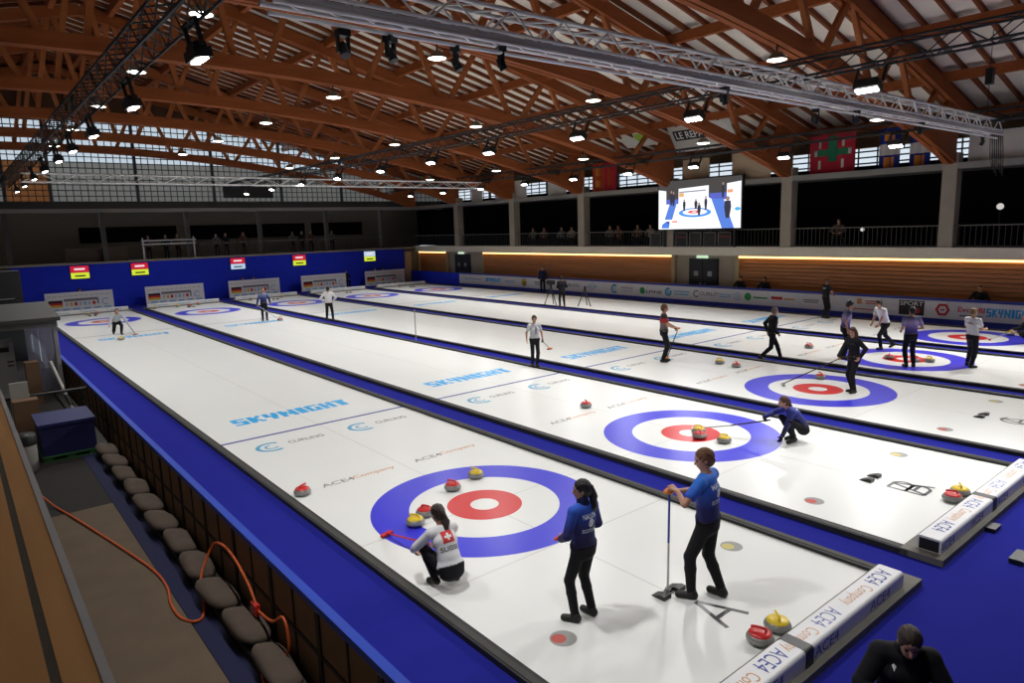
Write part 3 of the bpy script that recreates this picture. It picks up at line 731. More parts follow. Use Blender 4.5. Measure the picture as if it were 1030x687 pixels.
bq(5.35, 0.70, 0.22, 0.24, INK_ORANGE); bars(4.85, 0.68, 0.5, INK_RED, 2, 0.05); bars(5.0, 0.36, 1.2, INK_RED, 1, 0.04)
bq(3.17, 0.56, 1.0, 0.62, INK_BLACK); btext('SPORT', 3.17, 0.74, 0.9, 0.18, INK_WHITE)
yring(2.95, 0.44, 0.0, 0.12, 0, TAU, INK_RED)
# hexagon emblem and its lettering
def hexy(y, z, r0, r1, m):
    vs = []
    for i in range(7):
        t = TAU*i/6
        for r in (r0, r1): vs.append((BX-0.005, y-r*math.cos(t), z+r*math.sin(t)))
    obj('emblem', MB().add(vs, [(2*i, 2*i+1, 2*i+3, 2*i+2) for i in range(6)]), m, bd)

hexy(1.98, 0.56, 0.17, 0.28, INK_RED); bq(1.98, 0.56, 0.16, 0.06, INK_RED)
btext('Evolufil', 0.95, 0.62, 0.95, 0.22, INK_RED, 0.02); bars(0.95, 0.36, 0.8, INK_MID, 1, 0.07)
btext('SKYNIGHT', -0.35, 0.56, 1.55, 0.34, INK_CYAN, 0.028)
btext('CURLING', -3.2, 0.56, 1.6, 0.26, INK_TEAL, 0.02)

# far banners (scoreboards) behind each sheet
def banner_proto():
    t = thing('score_banner', 'x', 'banner board')
    tilt = 0.0
    obj('panel', MB().bx((-1.88, -0.03, 0.0), (1.88, 0.03, 1.22)), mat('banner_white', (0.80, 0.80, 0.80, 1), 0.6), t, True)
    obj('foot', MB().bx((-1.7, 0.03, 0), (-1.6, 0.4, 0.06)).bx((1.6, 0.03, 0), (1.7, 0.4, 0.06)), BLACKM, t, True)
    def q(nm, x, z, w, h, m): obj(nm, quad((x, -0.031, z), (1, 0, 0), (0, 0, 1), w, h, 0.003), m, t, True)
    q('flag_block', -1.35, 0.66, 0.75, 0.16, INK_BLACK); q('flag_block', -1.35, 0.52, 0.75, 0.14, INK_RED); q('flag_block', -1.35, 0.38, 0.75, 0.14, INK_YELLOW)
    q('score_strip', 0.05, 0.72, 1.9, 0.16, INK_MID); q('score_strip', 0.98, 0.55, 0.1, 0.34, INK_MID)
    for k in range(7): q('print_mark', -0.75+k*0.25, 0.46, 0.16, 0.22, [INK_GREY, INK_YELLOW, INK_RED, INK_GREY, INK_SKY, INK_GREY, INK_RED][k])
    for k in range(12): q('print_mark', -1.65+k*0.29, 0.99, 0.2, 0.06, INK_GREY)
    for k in range(6): q('print_mark', -1.4+k*0.58, 0.14, 0.4, 0.10, INK_SKY)
    n = 20; vs = []
    for i in range(n+1):
        a = R(40)+R(270)*i/n
        for r in (0.16, 0.22): vs.append((1.42+r*math.cos(a), -0.034, 0.5+r*math.sin(a)))
    obj('emblem', MB().add(vs, [(2*i, 2*i+1, 2*i+3, 2*i+2) for i in range(n)]), INK_SKY, t, True)
    return t
bn0 = banner_proto()
for i, x in enumerate(SH):
    lab = 'white printed banner board at the far end of the %s sheet from the left' % ordn[i].replace('nearest', 'first')
    xx = x+0.25 if i else 0.05
    if i == 0: bn0['label'] = lab; bn0['group'] = 'far banner boards'; bn0.location = (xx, 43.2, 0)
    else: dup(bn0, (xx, 43.2, 0), 0, lab, 'far banner boards')
base(tag(obj('blue_partition', MB().bx((-4.6, 40.5, 0), (-2.2, 40.6, 0.95)), BLUE_DRAPE), 'blue partition at far left behind the plastic cabin', 'partition'))
# team signs on the blue wall
def sign(x, top, bot, label):
    t = thing('team_sign', label, 'sign', (x, 44.08, 1.98), 0, 'team signs on the blue wall')
    obj('backing', MB().bx((-0.55, 0, 0), (0.55, 0.07, 0.86)), BLACKP, t, True)
    def q(nm, xx, z, w, h, m, l): obj(nm, quad((xx, 0, z), (1, 0, 0), (0, 0, 1), w, h, l), m, t, True)
    q('top_panel', 0, 0.63, 1.04, 0.42, top, 0.004); q('bottom_panel', 0, 0.22, 1.04, 0.38, bot, 0.004)
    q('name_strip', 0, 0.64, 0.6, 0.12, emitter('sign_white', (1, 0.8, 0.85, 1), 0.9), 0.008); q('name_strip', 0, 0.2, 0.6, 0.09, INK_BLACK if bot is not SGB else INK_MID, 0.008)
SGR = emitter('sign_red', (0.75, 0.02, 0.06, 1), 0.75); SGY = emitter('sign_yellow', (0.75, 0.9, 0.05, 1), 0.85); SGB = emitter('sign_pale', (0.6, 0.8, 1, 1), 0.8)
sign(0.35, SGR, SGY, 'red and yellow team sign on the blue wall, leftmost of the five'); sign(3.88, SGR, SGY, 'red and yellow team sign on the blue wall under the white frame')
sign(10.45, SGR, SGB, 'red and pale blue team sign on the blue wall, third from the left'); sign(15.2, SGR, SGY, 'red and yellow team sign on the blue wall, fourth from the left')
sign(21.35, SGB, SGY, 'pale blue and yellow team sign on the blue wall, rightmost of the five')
# white goal-like frame on the end gallery ledge
t = thing('goal_post_set', 'white metal frame standing on the end gallery above the blue wall', 'frame', (6, 44.35, 3.02))
for x in (4.3, 7.6): obj('post', MB().tube((x, 44.35, 3.02), (x, 44.35, 4.5), 0.05), WHITEM, t)
for z in (4.05, 4.3): obj('crossbar', MB().tube((4.2, 44.35, z), (7.75, 44.35, z), 0.045), WHITEM, t)

# railings: side gallery and end gallery
def railing(p0, p1, z0, z1, label, step, group, m=BLACKM):
    t = thing('gallery_railing', label, 'railing', (p0[0], p0[1], z0), 0, group)
    obj('top_rail', MB().beam((p0[0], p0[1], z1), (p1[0], p1[1], z1), 0.06, 0.05), mat('rail_grey', (0.16, 0.15, 0.13, 1), 0.5), t)
    obj('bottom_rail', MB().beam((p0[0], p0[1], z0+0.08), (p1[0], p1[1], z0+0.08), 0.03, 0.03), m, t)
    L = math.hypot(p1[0]-p0[0], p1[1]-p0[1]); n = int(L/step)
    me = MB().bx((-0.009, -0.009, 0), (0.009, 0.009, z1-z0)).mesh('baluster'); me.materials.append(mat('baluster_grey', (0.07, 0.07, 0.068, 1), 0.5))
    for k in range(n+1):
        o = obj('baluster', me, None, t, True); f = k/n; o.location = ((p1[0]-p0[0])*f, (p1[1]-p0[1])*f, 0)
for i in range(7):
    y0 = COLY[i]; y1 = y0+7.04 if i < 6 else 44.2
    railing((26.0, y0), (26.0, y1), 3.08, 3.98, 'black baluster railing of the side gallery, %s bay from the right' % ordn[i].replace('nearest', 'first'), 0.2, 'side gallery railing bays')
for i, (x0, x1) in enumerate(((8.0, 12.5), (12.5, 17.9), (17.9, 22.9), (22.9, 25.9))):
    railing((x0, 44.35), (x1, 44.35), 3.02, 4.0, 'dark railing of the end gallery, %s bay from the white frame' % ordn[i].replace('nearest', 'first'), 0.25, 'end gallery railing bays')
tag(base(obj('gallery_bench', MB().bx((-0.2, 44.9, 2.95), (3.4, 45.3, 3.9)), mat('brown_bench', (0.07, 0.045, 0.03, 1), 0.7))), 'dark brown counter on the end gallery at upper left', 'counter')

# ================================================================ video screen
S = thing('video_screen', 'big bright video screen on the side gallery showing a curling sheet', 'screen', (25.5, 14.3, 4.08))
SX, SY0, SY1, SZ0, SZ1 = 25.5, 16.87, 11.6, 4.08, 6.72
obj('cabinet', MB().bx((SX+0.02, SY1-0.06, SZ0-0.04), (SX+0.2, SY0+0.06, SZ1+0.05)), BLACKP, S)
SW, SHh = SY0-SY1, SZ1-SZ0
def sp(pts, col, st, lift, nm='picture'):
    vs = [(SX-0.002*lift, SY0-SW*a, SZ0+SHh*b) for a, b in pts]
    obj(nm, MB().add(vs, [tuple(range(len(vs)))]), emitter('screen_%d_%d_%d' % tuple(int(c*99) for c in col), (*col, 1), st), S)
sp([(0, 0), (1, 0), (1, 1), (0, 1)], (0.93, 0.95, 1), 1.25, 0)
sp([(0, 0.62), (1, 0.62), (1, 1), (0, 1)], (0.10, 0.09, 0.09), 0.8, 1)
sp([(0.0, 0.52), (0.1, 0.52), (0.1, 0.80), (0, 0.83)], (0.9, 0.92, 1), 1.2, 2)
sp([(0.26, 0.52), (0.63, 0.52), (0.63, 0.86), (0.26, 0.83)], (0.9, 0.92, 1), 1.2, 2)
sp([(0.84, 0.55), (1, 0.55), (1, 0.9), (0.84, 0.87)], (0.9, 0.92, 1), 1.2, 2)
sp([(0.08, 0.2), (0.18, 0.2), (0.25, 0.6), (0.16, 0.6)], (0.12, 0.25, 0.8), 1, 3)
sp([(0.10, 0.52), (0.26, 0.52), (0.26, 0.62), (0.10, 0.62)], (0.12, 0.15, 0.6), 1, 3)
sp([(0.66, 0.6), (0.8, 0.6), (0.93, 0.0), (0.79, 0.0)], (0.12, 0.25, 0.8), 1, 3)
sp([(0.64, 0.6), (0.84, 0.56), (0.84, 0.7), (0.64, 0.7)], (0.12, 0.15, 0.6), 1, 3)
def spe(cx_, cz, rx, rz_, col, lift):
    sp([(cx_+rx*math.cos(TAU*i/24), cz+rz_*math.sin(TAU*i/24)) for i in range(24)], col, 1.1, lift)
spe(0.465, 0.33, 0.20, 0.095, (0.10, 0.32, 0.85), 4); spe(0.465, 0.34, 0.15, 0.062, (0.93, 0.95, 1), 5); spe(0.46, 0.345, 0.08, 0.032, (0.85, 0.12, 0.10), 6); spe(0.46, 0.345, 0.03, 0.012, (0.95, 0.95, 1), 7)
spe(0.965, 0.37, 0.033, 0.035, (0.10, 0.45, 0.85), 4)
for k, (x, z, hh, w) in enumerate(((0.335, 0.37, 0.24, 0.018), (0.48, 0.4, 0.2, 0.02), (0.52, 0.27, 0.26, 0.022), (0.6, 0.37, 0.28, 0.018), (0.855, 0.2, 0.42, 0.04), (0.17, 0.5, 0.3, 0.02), (0.2, 0.48, 0.3, 0.018), (0.80, 0.6, 0.3, 0.018))):
    sp([(x-w*0.5, z), (x+w*0.5, z), (x+w, z+hh*0.5), (x+w*0.8, z+hh*0.8), (x-w*0.8, z+hh*0.8), (x-w, z+hh*0.5)], (0.06, 0.06, 0.09), 0.8, 8+k)
    spe(x, z+hh*0.9, w*0.55, hh*0.1, (0.35, 0.22, 0.18), 9+k)
sp([(0.04, 0.02), (0.14, 0.02), (0.15, 0.12), (0.11, 0.17), (0.05, 0.1)], (0.1, 0.25, 0.85), 1, 9); spe(0.13, 0.14, 0.02, 0.03, (0.1, 0.1, 0.3), 10)
sp([(0.18, 0.14), (0.25, 0.14), (0.25, 0.17), (0.18, 0.17)], (0.9, 0.2, 0.12), 1, 9)
sp([(0.27, 0.745), (0.6, 0.755), (0.6, 0.78), (0.27, 0.77)], (0.3, 0.3, 0.35), 1, 12); sp([(0.27, 0.66), (0.33, 0.66), (0.33, 0.74), (0.27, 0.74)], (0.9, 0.5, 0.2), 1, 12); sp([(0.85, 0.69), (0.91, 0.69), (0.91, 0.75), (0.85, 0.75)], (0.9, 0.4, 0.2), 1, 12)
for s in (SY0-0.4, SY1+0.4): obj('leg', MB().bx((SX+0.05, s-0.05, 3.08), (SX+0.15, s+0.05, 4.1)), BLACKM, S)
for k in range(6):
    y = 17.3-k*0.92
    t = thing('framed_case', 'black framed case under the video screen, %s from the left' % ordn[k].replace('nearest', 'first'), 'case', (25.75, y, 3.08), 0, 'black framed cases under the screen')
    obj('frame', MB().bx((-0.02, -0.40, 0), (0.02, -0.34, 0.82)).bx((-0.02, 0.34, 0), (0.02, 0.40, 0.82)).bx((-0.02, -0.4, 0.76), (0.02, 0.4, 0.82)).bx((-0.02, -0.4, 0.0), (0.02, 0.4, 0.06)), mat('case_edge', (0.12, 0.12, 0.115, 1), 0.5), t, True)
    obj('panel', MB().bx((0.0, -0.34, 0.06), (0.2, 0.34, 0.76)), BLACKP, t, True)
    if k in (2, 5): obj('red_stripe', MB().bx((-0.005, -0.3, 0.5), (0.0, 0.3, 0.6)), mat('dull_red', (0.16, 0.02, 0.02, 1), 0.6), t, True)

# flags and banners above the side gallery
def flag(y0, y1, z0, z1, rects, label, fold=0.05, cat='flag', x=26.0):
    t = thing('hanging_flag' if cat == 'flag' else 'hanging_banner', label, cat, (x, (y0+y1)/2, z0))
    for nm, a0, a1, b0, b1, m, l in rects:
        n = 12; vs = []
        for i in range(n+1):
            a = a0+(a1-a0)*i/n; yy = y0+(y1-y0)*a
            for b in (b0, b1): vs.append((x-0.004*l+fold*math.sin(a*14), yy, z0+(z1-z0)*b))
        obj(nm, MB().add(vs, [(2*i, 2*i+1, 2*i+3, 2*i+2) for i in range(n)], True), m, t)
    obj('rod', MB().tube((x, y0, z1), (x, y1, z1), 0.02, 6), BLACKM, t)
def fm(n, c): return mat('flag_'+n, c, 0.8, spec=0.1)
FR, FG, FW, FB, FO = fm('red', (0.36, 0.02, 0.035, 1)), fm('green', (0.02, 0.16, 0.08, 1)), fm('white', (0.5, 0.48, 0.44, 1)), fm('blue', (0.02, 0.03, 0.17, 1)), fm('orange', (0.5, 0.17, 0.03, 1))
FRO = fm('red_orange', (0.36, 0.05, 0.02, 1)); FBE = fm('beige', (0.55, 0.44, 0.30, 1)); FP = fm('pale', (0.55, 0.53, 0.48, 1))
flag(8.3, 6.2, 6.5, 8.25, [('cloth', 0, 1, 0, 1, FR, 0), ('cross_bar', 0.08, 0.92, 0.45, 0.62, FG, 1), ('cross_post', 0.42, 0.6, 0.3, 0.95, FG, 2)]+[('white_star', a, a+0.06, b, b+0.22, FW, 3) for a in (0.2, 0.72) for b in (0.12, 0.66)]+[('white_star', 0.1, 0.16, 0.46, 0.6, FW, 3), ('white_star', 0.86, 0.92, 0.46, 0.6, FW, 3)], 'red flag with green cross and white stars above the side gallery')
flag(5.15, 4.3, 6.45, 8.2, [('cloth', 0, 1, 0, 1, FB, 0), ('white_band', 0, 1, 0.35, 0.62, FW, 1), ('orange_patch', 0.25, 0.75, 0.05, 0.3, FO, 1), ('orange_patch', 0.25, 0.75, 0.7, 0.92, FO, 1)], 'blue flag with orange patches and white band, left of the pair')
flag(3.9, 3.1, 6.45, 8.1, [('cloth', 0, 1, 0, 1, FB, 0), ('white_band', 0, 1, 0.35, 0.62, FW, 1), ('orange_patch', 0.25, 0.75, 0.05, 0.3, FO, 1), ('orange_patch', 0.25, 0.75, 0.7, 0.92, FO, 1)], 'blue flag with orange patches and white band, right of the pair')
flag(22.55, 21.5, 6.5, 8.25, [('cloth', 0, 1, 0, 1, FRO, 0), ('orange_patch', 0.3, 0.7, 0.15, 0.4, FO, 1), ('orange_patch', 0.3, 0.7, 0.55, 0.85, FO, 1)], 'red orange flag left of the screen, left of the pair')
flag(21.5, 20.55, 6.5, 8.25, [('cloth', 0, 1, 0, 1, FR, 0), ('orange_patch', 0.3, 0.7, 0.2, 0.8, FRO, 1)], 'deep red flag left of the screen, right of the pair')
for a, b, z0, z1, m, lab in ((30.56, 29.0, 6.5, 7.75, FP, 'pale banner hanging second left above the side gallery'), (26.75, 24.95, 6.5, 7.75, FP, 'pale banner hanging left of the red orange flags'), (35.6, 34.2, 6.5, 7.7, FP, 'pale banner hanging farthest left above the side gallery'), (32.6, 31.5, 6.5, 7.7, FP, 'narrow pale banner third from the far left above the side gallery'),
                          (15.6, 13.9, 6.5, 7.85, FBE, 'beige banner hanging above the left half of the video screen'), (12.5, 10.3, 6.5, 7.9, FBE, 'beige banner hanging above the right corner of the video screen'), (1.7, -0.9, 6.5, 7.65, FP, 'large pale banner at the right edge under the roof')):
    flag(a, b, z0, z1, [('cloth', 0, 1, 0, 1, m, 0)], lab, 0.02, 'banner')
# printed banner LE REPAIRE under the roof slope
t = thing('printed_banner', 'white banner with black lettering strip hanging under the roof above the screen', 'banner', (26.0, 14, 8.3))
def bpt(a, b, l=0): return (26.0-1.0*b-0.01*l, 16.0-3.9*a, 8.28+1.35*b)
obj('cloth', MB().add([bpt(0, 0), bpt(1, 0), bpt(1, 1), bpt(0, 1)], [(0, 1, 2, 3)]), FP, t)
obj('lettering_strip', MB().add([bpt(0.06, 0.42, 1), bpt(0.75, 0.42, 1), bpt(0.75, 0.78, 1), bpt(0.06, 0.78, 1)], [(0, 1, 2, 3)]), INK_BLACK, t)
vs, fs = text_mesh('LE REPAIRE', 0.01)
obj('lettering', MB().add([bpt(0.405+v[0]*0.62, 0.6+v[1]*0.24, 2.5) for v in vs], fs), INK_WHITE, t)
t = thing('printed_banner', 'white banner with a green emblem hanging under the roof, left of the black lettering', 'banner', (26.0, 19, 8.3))
obj('cloth', MB().add([(26, 19.6, 8.9), (26, 16.6, 8.9), (25.2, 17.2, 9.85), (25.2, 20.2, 9.85)], [(0, 1, 2, 3)]), FP, t)
obj('emblem', MB().add([(25.55+0.25*math.sin(-TAU*i/16)*0.6-0.02, 18.2+0.5*math.cos(TAU*i/16), 9.4+0.28*math.sin(TAU*i/16)) for i in range(16)], [tuple(range(16))]), mat('flag_lime', (0.28, 0.42, 0.03, 1), 0.8), t)
base(tag(obj('black_scoreboard', MB().bx((9.9, 43.9, 7.2), (13.5, 44.15, 8.0)), BLACKP), 'black rectangular scoreboard hanging before the end glazing', 'scoreboard'))

# ================================================================ pit on the left
# the framed side of the ice platform
pf = thing('platform_side', 'framed side of the ice platform with tan panels above the pit', 'platform side', (-3.3, 8, PIT))
PANEL = mat('tan_panel', (0.20, 0.105, 0.05, 1), 0.8, var=0.3, vscale=2.5); FRAME = mat('dark_frame', (0.018, 0.015, 0.012, 1), 0.7)
pos = MB().bx((-3.345, -0.05, PIT), (-3.29, 0.05, -0.08)).mesh('post'); pos.materials.append(FRAME)
mul = MB().bx((-3.335, -0.02, PIT), (-3.29, 0.02, -0.08)).mesh('mullion'); mul.materials.append(FRAME)
pa = MB().bx((-3.318, -0.37, -0.66), (-3.3, 0.37, -0.06)).mesh('panel'); pa.materials.append(PANEL)
pb = MB().bx((-3.318, -0.37, PIT), (-3.3, 0.37, -0.70)).mesh('panel'); pb.materials.append(PANEL)
y = -9.0
while y < 26:
    for me, nm, dy in ((pos, 'post', 0), (mul, 'mullion', 0.8), (pa, 'panel', 0.42), (pa, 'panel', 1.2), (pb, 'panel', 0.42), (pb, 'panel', 1.2)):
        o = obj(nm, me, None, pf, True); o.location = (3.3, y+dy-8, -PIT)
    y += 1.6
obj('middle_rail', MB().bx((-3.335, -9, -0.705), (-3.30, 26, -0.65)), FRAME, pf)
obj('ledge', MB().bx((-3.75, -9, PIT), (-3.4, 26, PIT+0.12)), FRAME, pf)
obj('top_edge', MB().bx((-3.335, -12, -0.09), (-3.22, 44, 0.012)), CARPET_EDGE, pf)
# sandbags
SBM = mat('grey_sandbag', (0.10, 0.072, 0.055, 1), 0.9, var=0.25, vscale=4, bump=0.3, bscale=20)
def bag_mesh(seed):
    rnd = random.Random(seed); mb = MB(); n, m = 16, 8; vs = []
    for i in range(m+1):
        ph = math.pi*i/m
        for k in range(n):
            t_ = TAU*k/n
            def se(v, e): return math.copysign(abs(v)**e, v)
            x = 0.23*se(math.sin(ph), 0.7)*se(math.cos(t_), 0.6); yv = 0.57*se(math.sin(ph), 0.7)*se(math.sin(t_), 0.55); z = -0.13*se(math.cos(ph), 0.8)
            w = 1+0.07*math.sin(3*yv*6+seed)+rnd.uniform(-0.04, 0.04)
            vs.append((x*w, yv, z*w*(1-0.25*abs(yv)/0.57)+0.13))
    mb.add(vs, [(i*n+k, i*n+(k+1)%n, (i+1)*n+(k+1)%n, (i+1)*n+k) for i in range(m) for k in range(n)], True)
    me = mb.mesh('sandbag'); me.materials.append(SBM); return me
bags = [bag_mesh(s) for s in (1, 2, 3, 4)]
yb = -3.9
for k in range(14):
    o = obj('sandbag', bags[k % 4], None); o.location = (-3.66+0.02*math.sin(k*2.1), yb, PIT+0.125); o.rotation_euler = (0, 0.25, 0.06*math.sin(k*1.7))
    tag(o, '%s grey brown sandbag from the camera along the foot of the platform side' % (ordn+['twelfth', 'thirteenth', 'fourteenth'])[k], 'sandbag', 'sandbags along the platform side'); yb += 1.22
base(tag(obj('plywood_sheet', MB().bx((-5.9, -6, PIT), (-4.12, 8.25, PIT+0.03)), mat('worn_plywood', (0.135, 0.095, 0.06, 1), 0.8, var=0.3, vscale=1.6)), 'worn light brown board lying on the pit floor', 'board'))
base(tag(obj('carpet_strip', MB().bx((-4.1, -8, PIT), (-3.78, 13, PIT+0.012)), mat('dark_blue_mat', (0.012, 0.015, 0.06, 1), 0.9)), 'dark blue mat strip between board and sandbags', 'mat'))
cab = [(-6.0, 9.6, 0.2), (-5.6, 9.3, -0.6), (-5.17, 9.0, -1.22), (-4.9, 7.8, -1.23), (-4.62, 6.5, -1.24), (-4.2, 4.35, -1.24), (-4.13, 3.4, -1.24), (-4.22, 2.7, -1.24), (-4.2, 2.2, -1.25), (-4.05, 1.95, -1.26), (-3.88, 2.15, -1.26), (-3.72, 2.8, -1.0), (-3.46, 2.95, -0.6), (-3.44, 2.4, -0.4), (-3.44, 1.8, -0.42), (-3.45, 1.2, -0.6), (-3.46, 0.9, -0.8)]
def catmull(P, n=6):
    P = [Vector(p) for p in P]; out = []
    for i in range(len(P)-1):
        a, b, c, d = P[max(i-1, 0)], P[i], P[i+1], P[min(i+2, len(P)-1)]
        for k in range(n):
            t = k/n; out.append(0.5*((2*b)+(c-a)*t+(2*a-5*b+4*c-d)*t*t+(3*b-a-3*c+d)*t**3))
    out.append(P[-1]); return out
base(tag(obj('orange_cable', MB().path(catmull(cab), 0.022, 8), ORANGECABLE), 'long orange cable running from the counter over the board to the sandbags', 'cable'))
base(tag(obj('orange_cable', MB().path(catmull([(-3.46, 0.95, -0.85), (-3.46, 0.3, -0.75), (-3.45, -0.15, -0.5), (-3.46, -0.3, -0.8), (-3.5, -0.2, -1.0), (-3.75, -0.1, -1.05), (-3.84, -0.5, -1.2), (-3.86, -1.6, -1.25)]), 0.02, 8), ORANGECABLE), 'second orange cable loop hanging on the platform side near the camera', 'cable'))
base(tag(obj('red_plug', MB().bx((-3.5, 0.85, -0.92), (-3.43, 1.05, -0.76)), RED), 'small red plug joining the two orange cables', 'plug'))
# wooden counter in front of the camera
ct = thing('wooden_counter', 'brown wooden counter with a dark inlaid stripe at lower left', 'counter', (-6.4, -5, 2.35))
CW = mat('counter_wood', (0.33, 0.16, 0.052, 1), 0.45, var=0.3, vscale=4, stretch=(3, 0.3, 1))
zc = 3.28
obj('plank', MB().bx((-6.165, -11.8, zc-0.04), (-6.08, 16, zc)), CW, ct); obj('inlay', MB().bx((-6.19, -11.8, zc-0.04), (-6.165, 16, zc-0.001)), mat('dark_inlay', (0.03, 0.022, 0.012, 1), 0.6, var=0.4, vscale=20), ct)
obj('plank', MB().bx((-6.60, -11.8, zc-0.04), (-6.19, 16, zc)), CW, ct)
obj('edge_profile', MB().bx((-6.08, -11.8, zc-0.06), (-6.055, 16, zc+0.005)), GREYM, ct)
obj('front_panel', MB().bx((-6.5, -11.8, 2.35), (-6.12, 16, zc-0.06)), DARKCONC, ct)
# blue covered crate on green pallet
t = thing('covered_crate', 'blue covered crate on a green pallet at the far end of the pit', 'crate', (-4.35, 13.3, PIT))
obj('cover', MB().bx((-4.95, 12.75, PIT+0.16), (-3.72, 14.3, -0.35)), mat('dark_blue_cover', (0.008, 0.010, 0.08, 1), 0.6, var=0.15, vscale=3), t)
obj('lid', MB().bx((-5.0, 12.7, -0.35), (-3.68, 14.35, -0.27)), mat('blue_lid', (0.010, 0.014, 0.10, 1), 0.5), t)
GP = mat('green_pallet', (0.03, 0.12, 0.03, 1), 0.6)
for z in (0.02, 0.14): obj('pallet_deck', MB().bx((-4.98, 12.7, PIT+z-0.02), (-3.7, 14.3, PIT+z+0.02)), GP, t)
for x in (-4.85, -4.33, -3.82): obj('pallet_block', MB().bx((x-0.09, 12.72, PIT+0.04), (x+0.09, 14.2, PIT+0.12)), GP, t)
t = thing('white_drum', 'white drum with a dark lid beside the blue crate', 'drum', (-5.32, 12.2, PIT))
obj('barrel', MB().lathe([(0, 0), (0.2, 0), (0.22, 0.05), (0.23, 0.7), (0.2, 0.78)], 20), mat('dull_white_plastic', (0.30, 0.29, 0.27, 1), 0.5), t, True)
obj('lid', MB().lathe([(0.24, 0.72), (0.25, 0.95), (0.22, 1.0), (0, 1.0)], 20), BLACKP, t, True)
# plastic cabin
cb_ = thing('plastic_cabin', 'grey roofed cabin with hanging clear plastic strips at the left edge', 'cabin', (-4.6, 22.5, PIT))
GP2 = mat('cabin_post', (0.36, 0.35, 0.33, 1), 0.5)
PL = glazing('plastic_strip', (0.72, 0.72, 0.76, 1), 0.25)
for x, yy in ((-3.5, 21.8), (-5.9, 21.8), (-3.5, 25.3), (-5.9, 25.3)): obj('post', MB().bx((x-0.06, yy-0.06, PIT), (x+0.06, yy+0.06, 1.65)), GP2, cb_)
obj('roof', MB().prism([(21.5, 1.58), (25.6, 1.95), (25.6, 2.03), (21.5, 1.72)], 0, -6.1, -3.3), mat('cabin_roof', (0.045, 0.043, 0.04, 1), 0.7), cb_)
obj('fascia', MB().bx((-6.0, 21.68, 1.36), (-3.4, 21.74, 1.62)), mat('cabin_fascia', (0.14, 0.135, 0.12, 1), 0.7), cb_)
for k in range(5): obj('plastic_strip', MB().bx((-3.62-0.2*k, 21.74+0.02*(k % 2), PIT+0.3), (-3.425-0.2*k, 21.75+0.02*(k % 2), 1.5)), PL, cb_)
for k in range(6): obj('plastic_strip', MB().bx((-3.46+0.02*(k % 2), 21.95+0.5*k, PIT+0.4), (-3.455+0.02*(k % 2), 22.47+0.5*k, 1.6)), PL, cb_)
t = thing('white_cabinet', 'white machine cabinet with a dark slot inside the plastic cabin', 'cabinet', (-5.2, 23.2, PIT))
obj('body', MB().bx((-5.6, 22.9, PIT), (-4.75, 23.6, 0.85)), mat('cabinet_white', (0.33, 0.32, 0.30, 1), 0.6), t); obj('slot', MB().bx((-5.45, 22.88, 0.45), (-4.9, 22.9, 0.62)), BLACKP, t)
for z in (-0.1, 0.05): obj('vent', MB().bx((-5.0, 22.88, z), (-4.8, 22.9, z+0.05)), BLACKP, t)
base(tag(obj('cardboard_box', MB().bx((-4.6, 20.8, PIT), (-4.2, 21.3, 0.25)), mat('cardboard', (0.13, 0.07, 0.035, 1), 0.8)), 'brown cardboard carton in front of the plastic cabin', 'box'))
base(tag(obj('leaning_board', MB().bx((-5.35, 15.6, PIT), (-4.9, 15.7, 0.45)), mat('dull_white_panel', (0.34, 0.33, 0.30, 1), 0.7)), 'white panel leaning at the left edge below the cabin', 'panel'))
base(tag(obj('brown_tray', MB().bx((-5.35, 14.9, PIT), (-4.75, 15.4, 0.02)), MATS['cardboard']), 'light brown carton below the white panel at the left edge', 'box'))
t = thing('barrier_rail', 'dark horizontal barrier rail across the pit behind the blue crate', 'barrier', (-4.6, 15.8, PIT))
obj('rail', MB().tube((-5.6, 15.8, -0.02), (-3.45, 15.8, -0.02), 0.045), BLACKM, t)
for x in (-5.5, -3.6): obj('post', MB().tube((x, 15.8, PIT), (x, 15.8, -0.02), 0.04), BLACKM, t)
t = thing('white_pole', 'leaning pale pole with a dark clamp in front of the plastic cabin', 'pole', (-3.75, 17.5, PIT))
obj('shaft', MB().tube((-3.62, 17.2, PIT), (-4.05, 18.4, 0.55), 0.05), GP2, t); obj('clamp', MB().tube((-3.80, 17.7, -0.52), (-3.72, 17.5, -0.82), 0.075), BLACKP, t)
t = thing('loudspeaker_stack', 'black loudspeaker stack at the far left edge', 'loudspeaker', (-4.6, 33.0, PIT))
obj('cabinet', MB().bx((-5.6, 32.5, PIT), (-3.6, 33.6, 1.75)), BLACKP, t); obj('cabinet', MB().bx((-5.6, 32.5, 1.8), (-3.6, 33.6, 3.1)), BLACKP, t)
obj('gap_strip', MB().bx((-5.6, 32.46, 1.755), (-3.95, 32.5, 1.795)), GREYM, t)  # plain grey strip across the gap between the cabinets

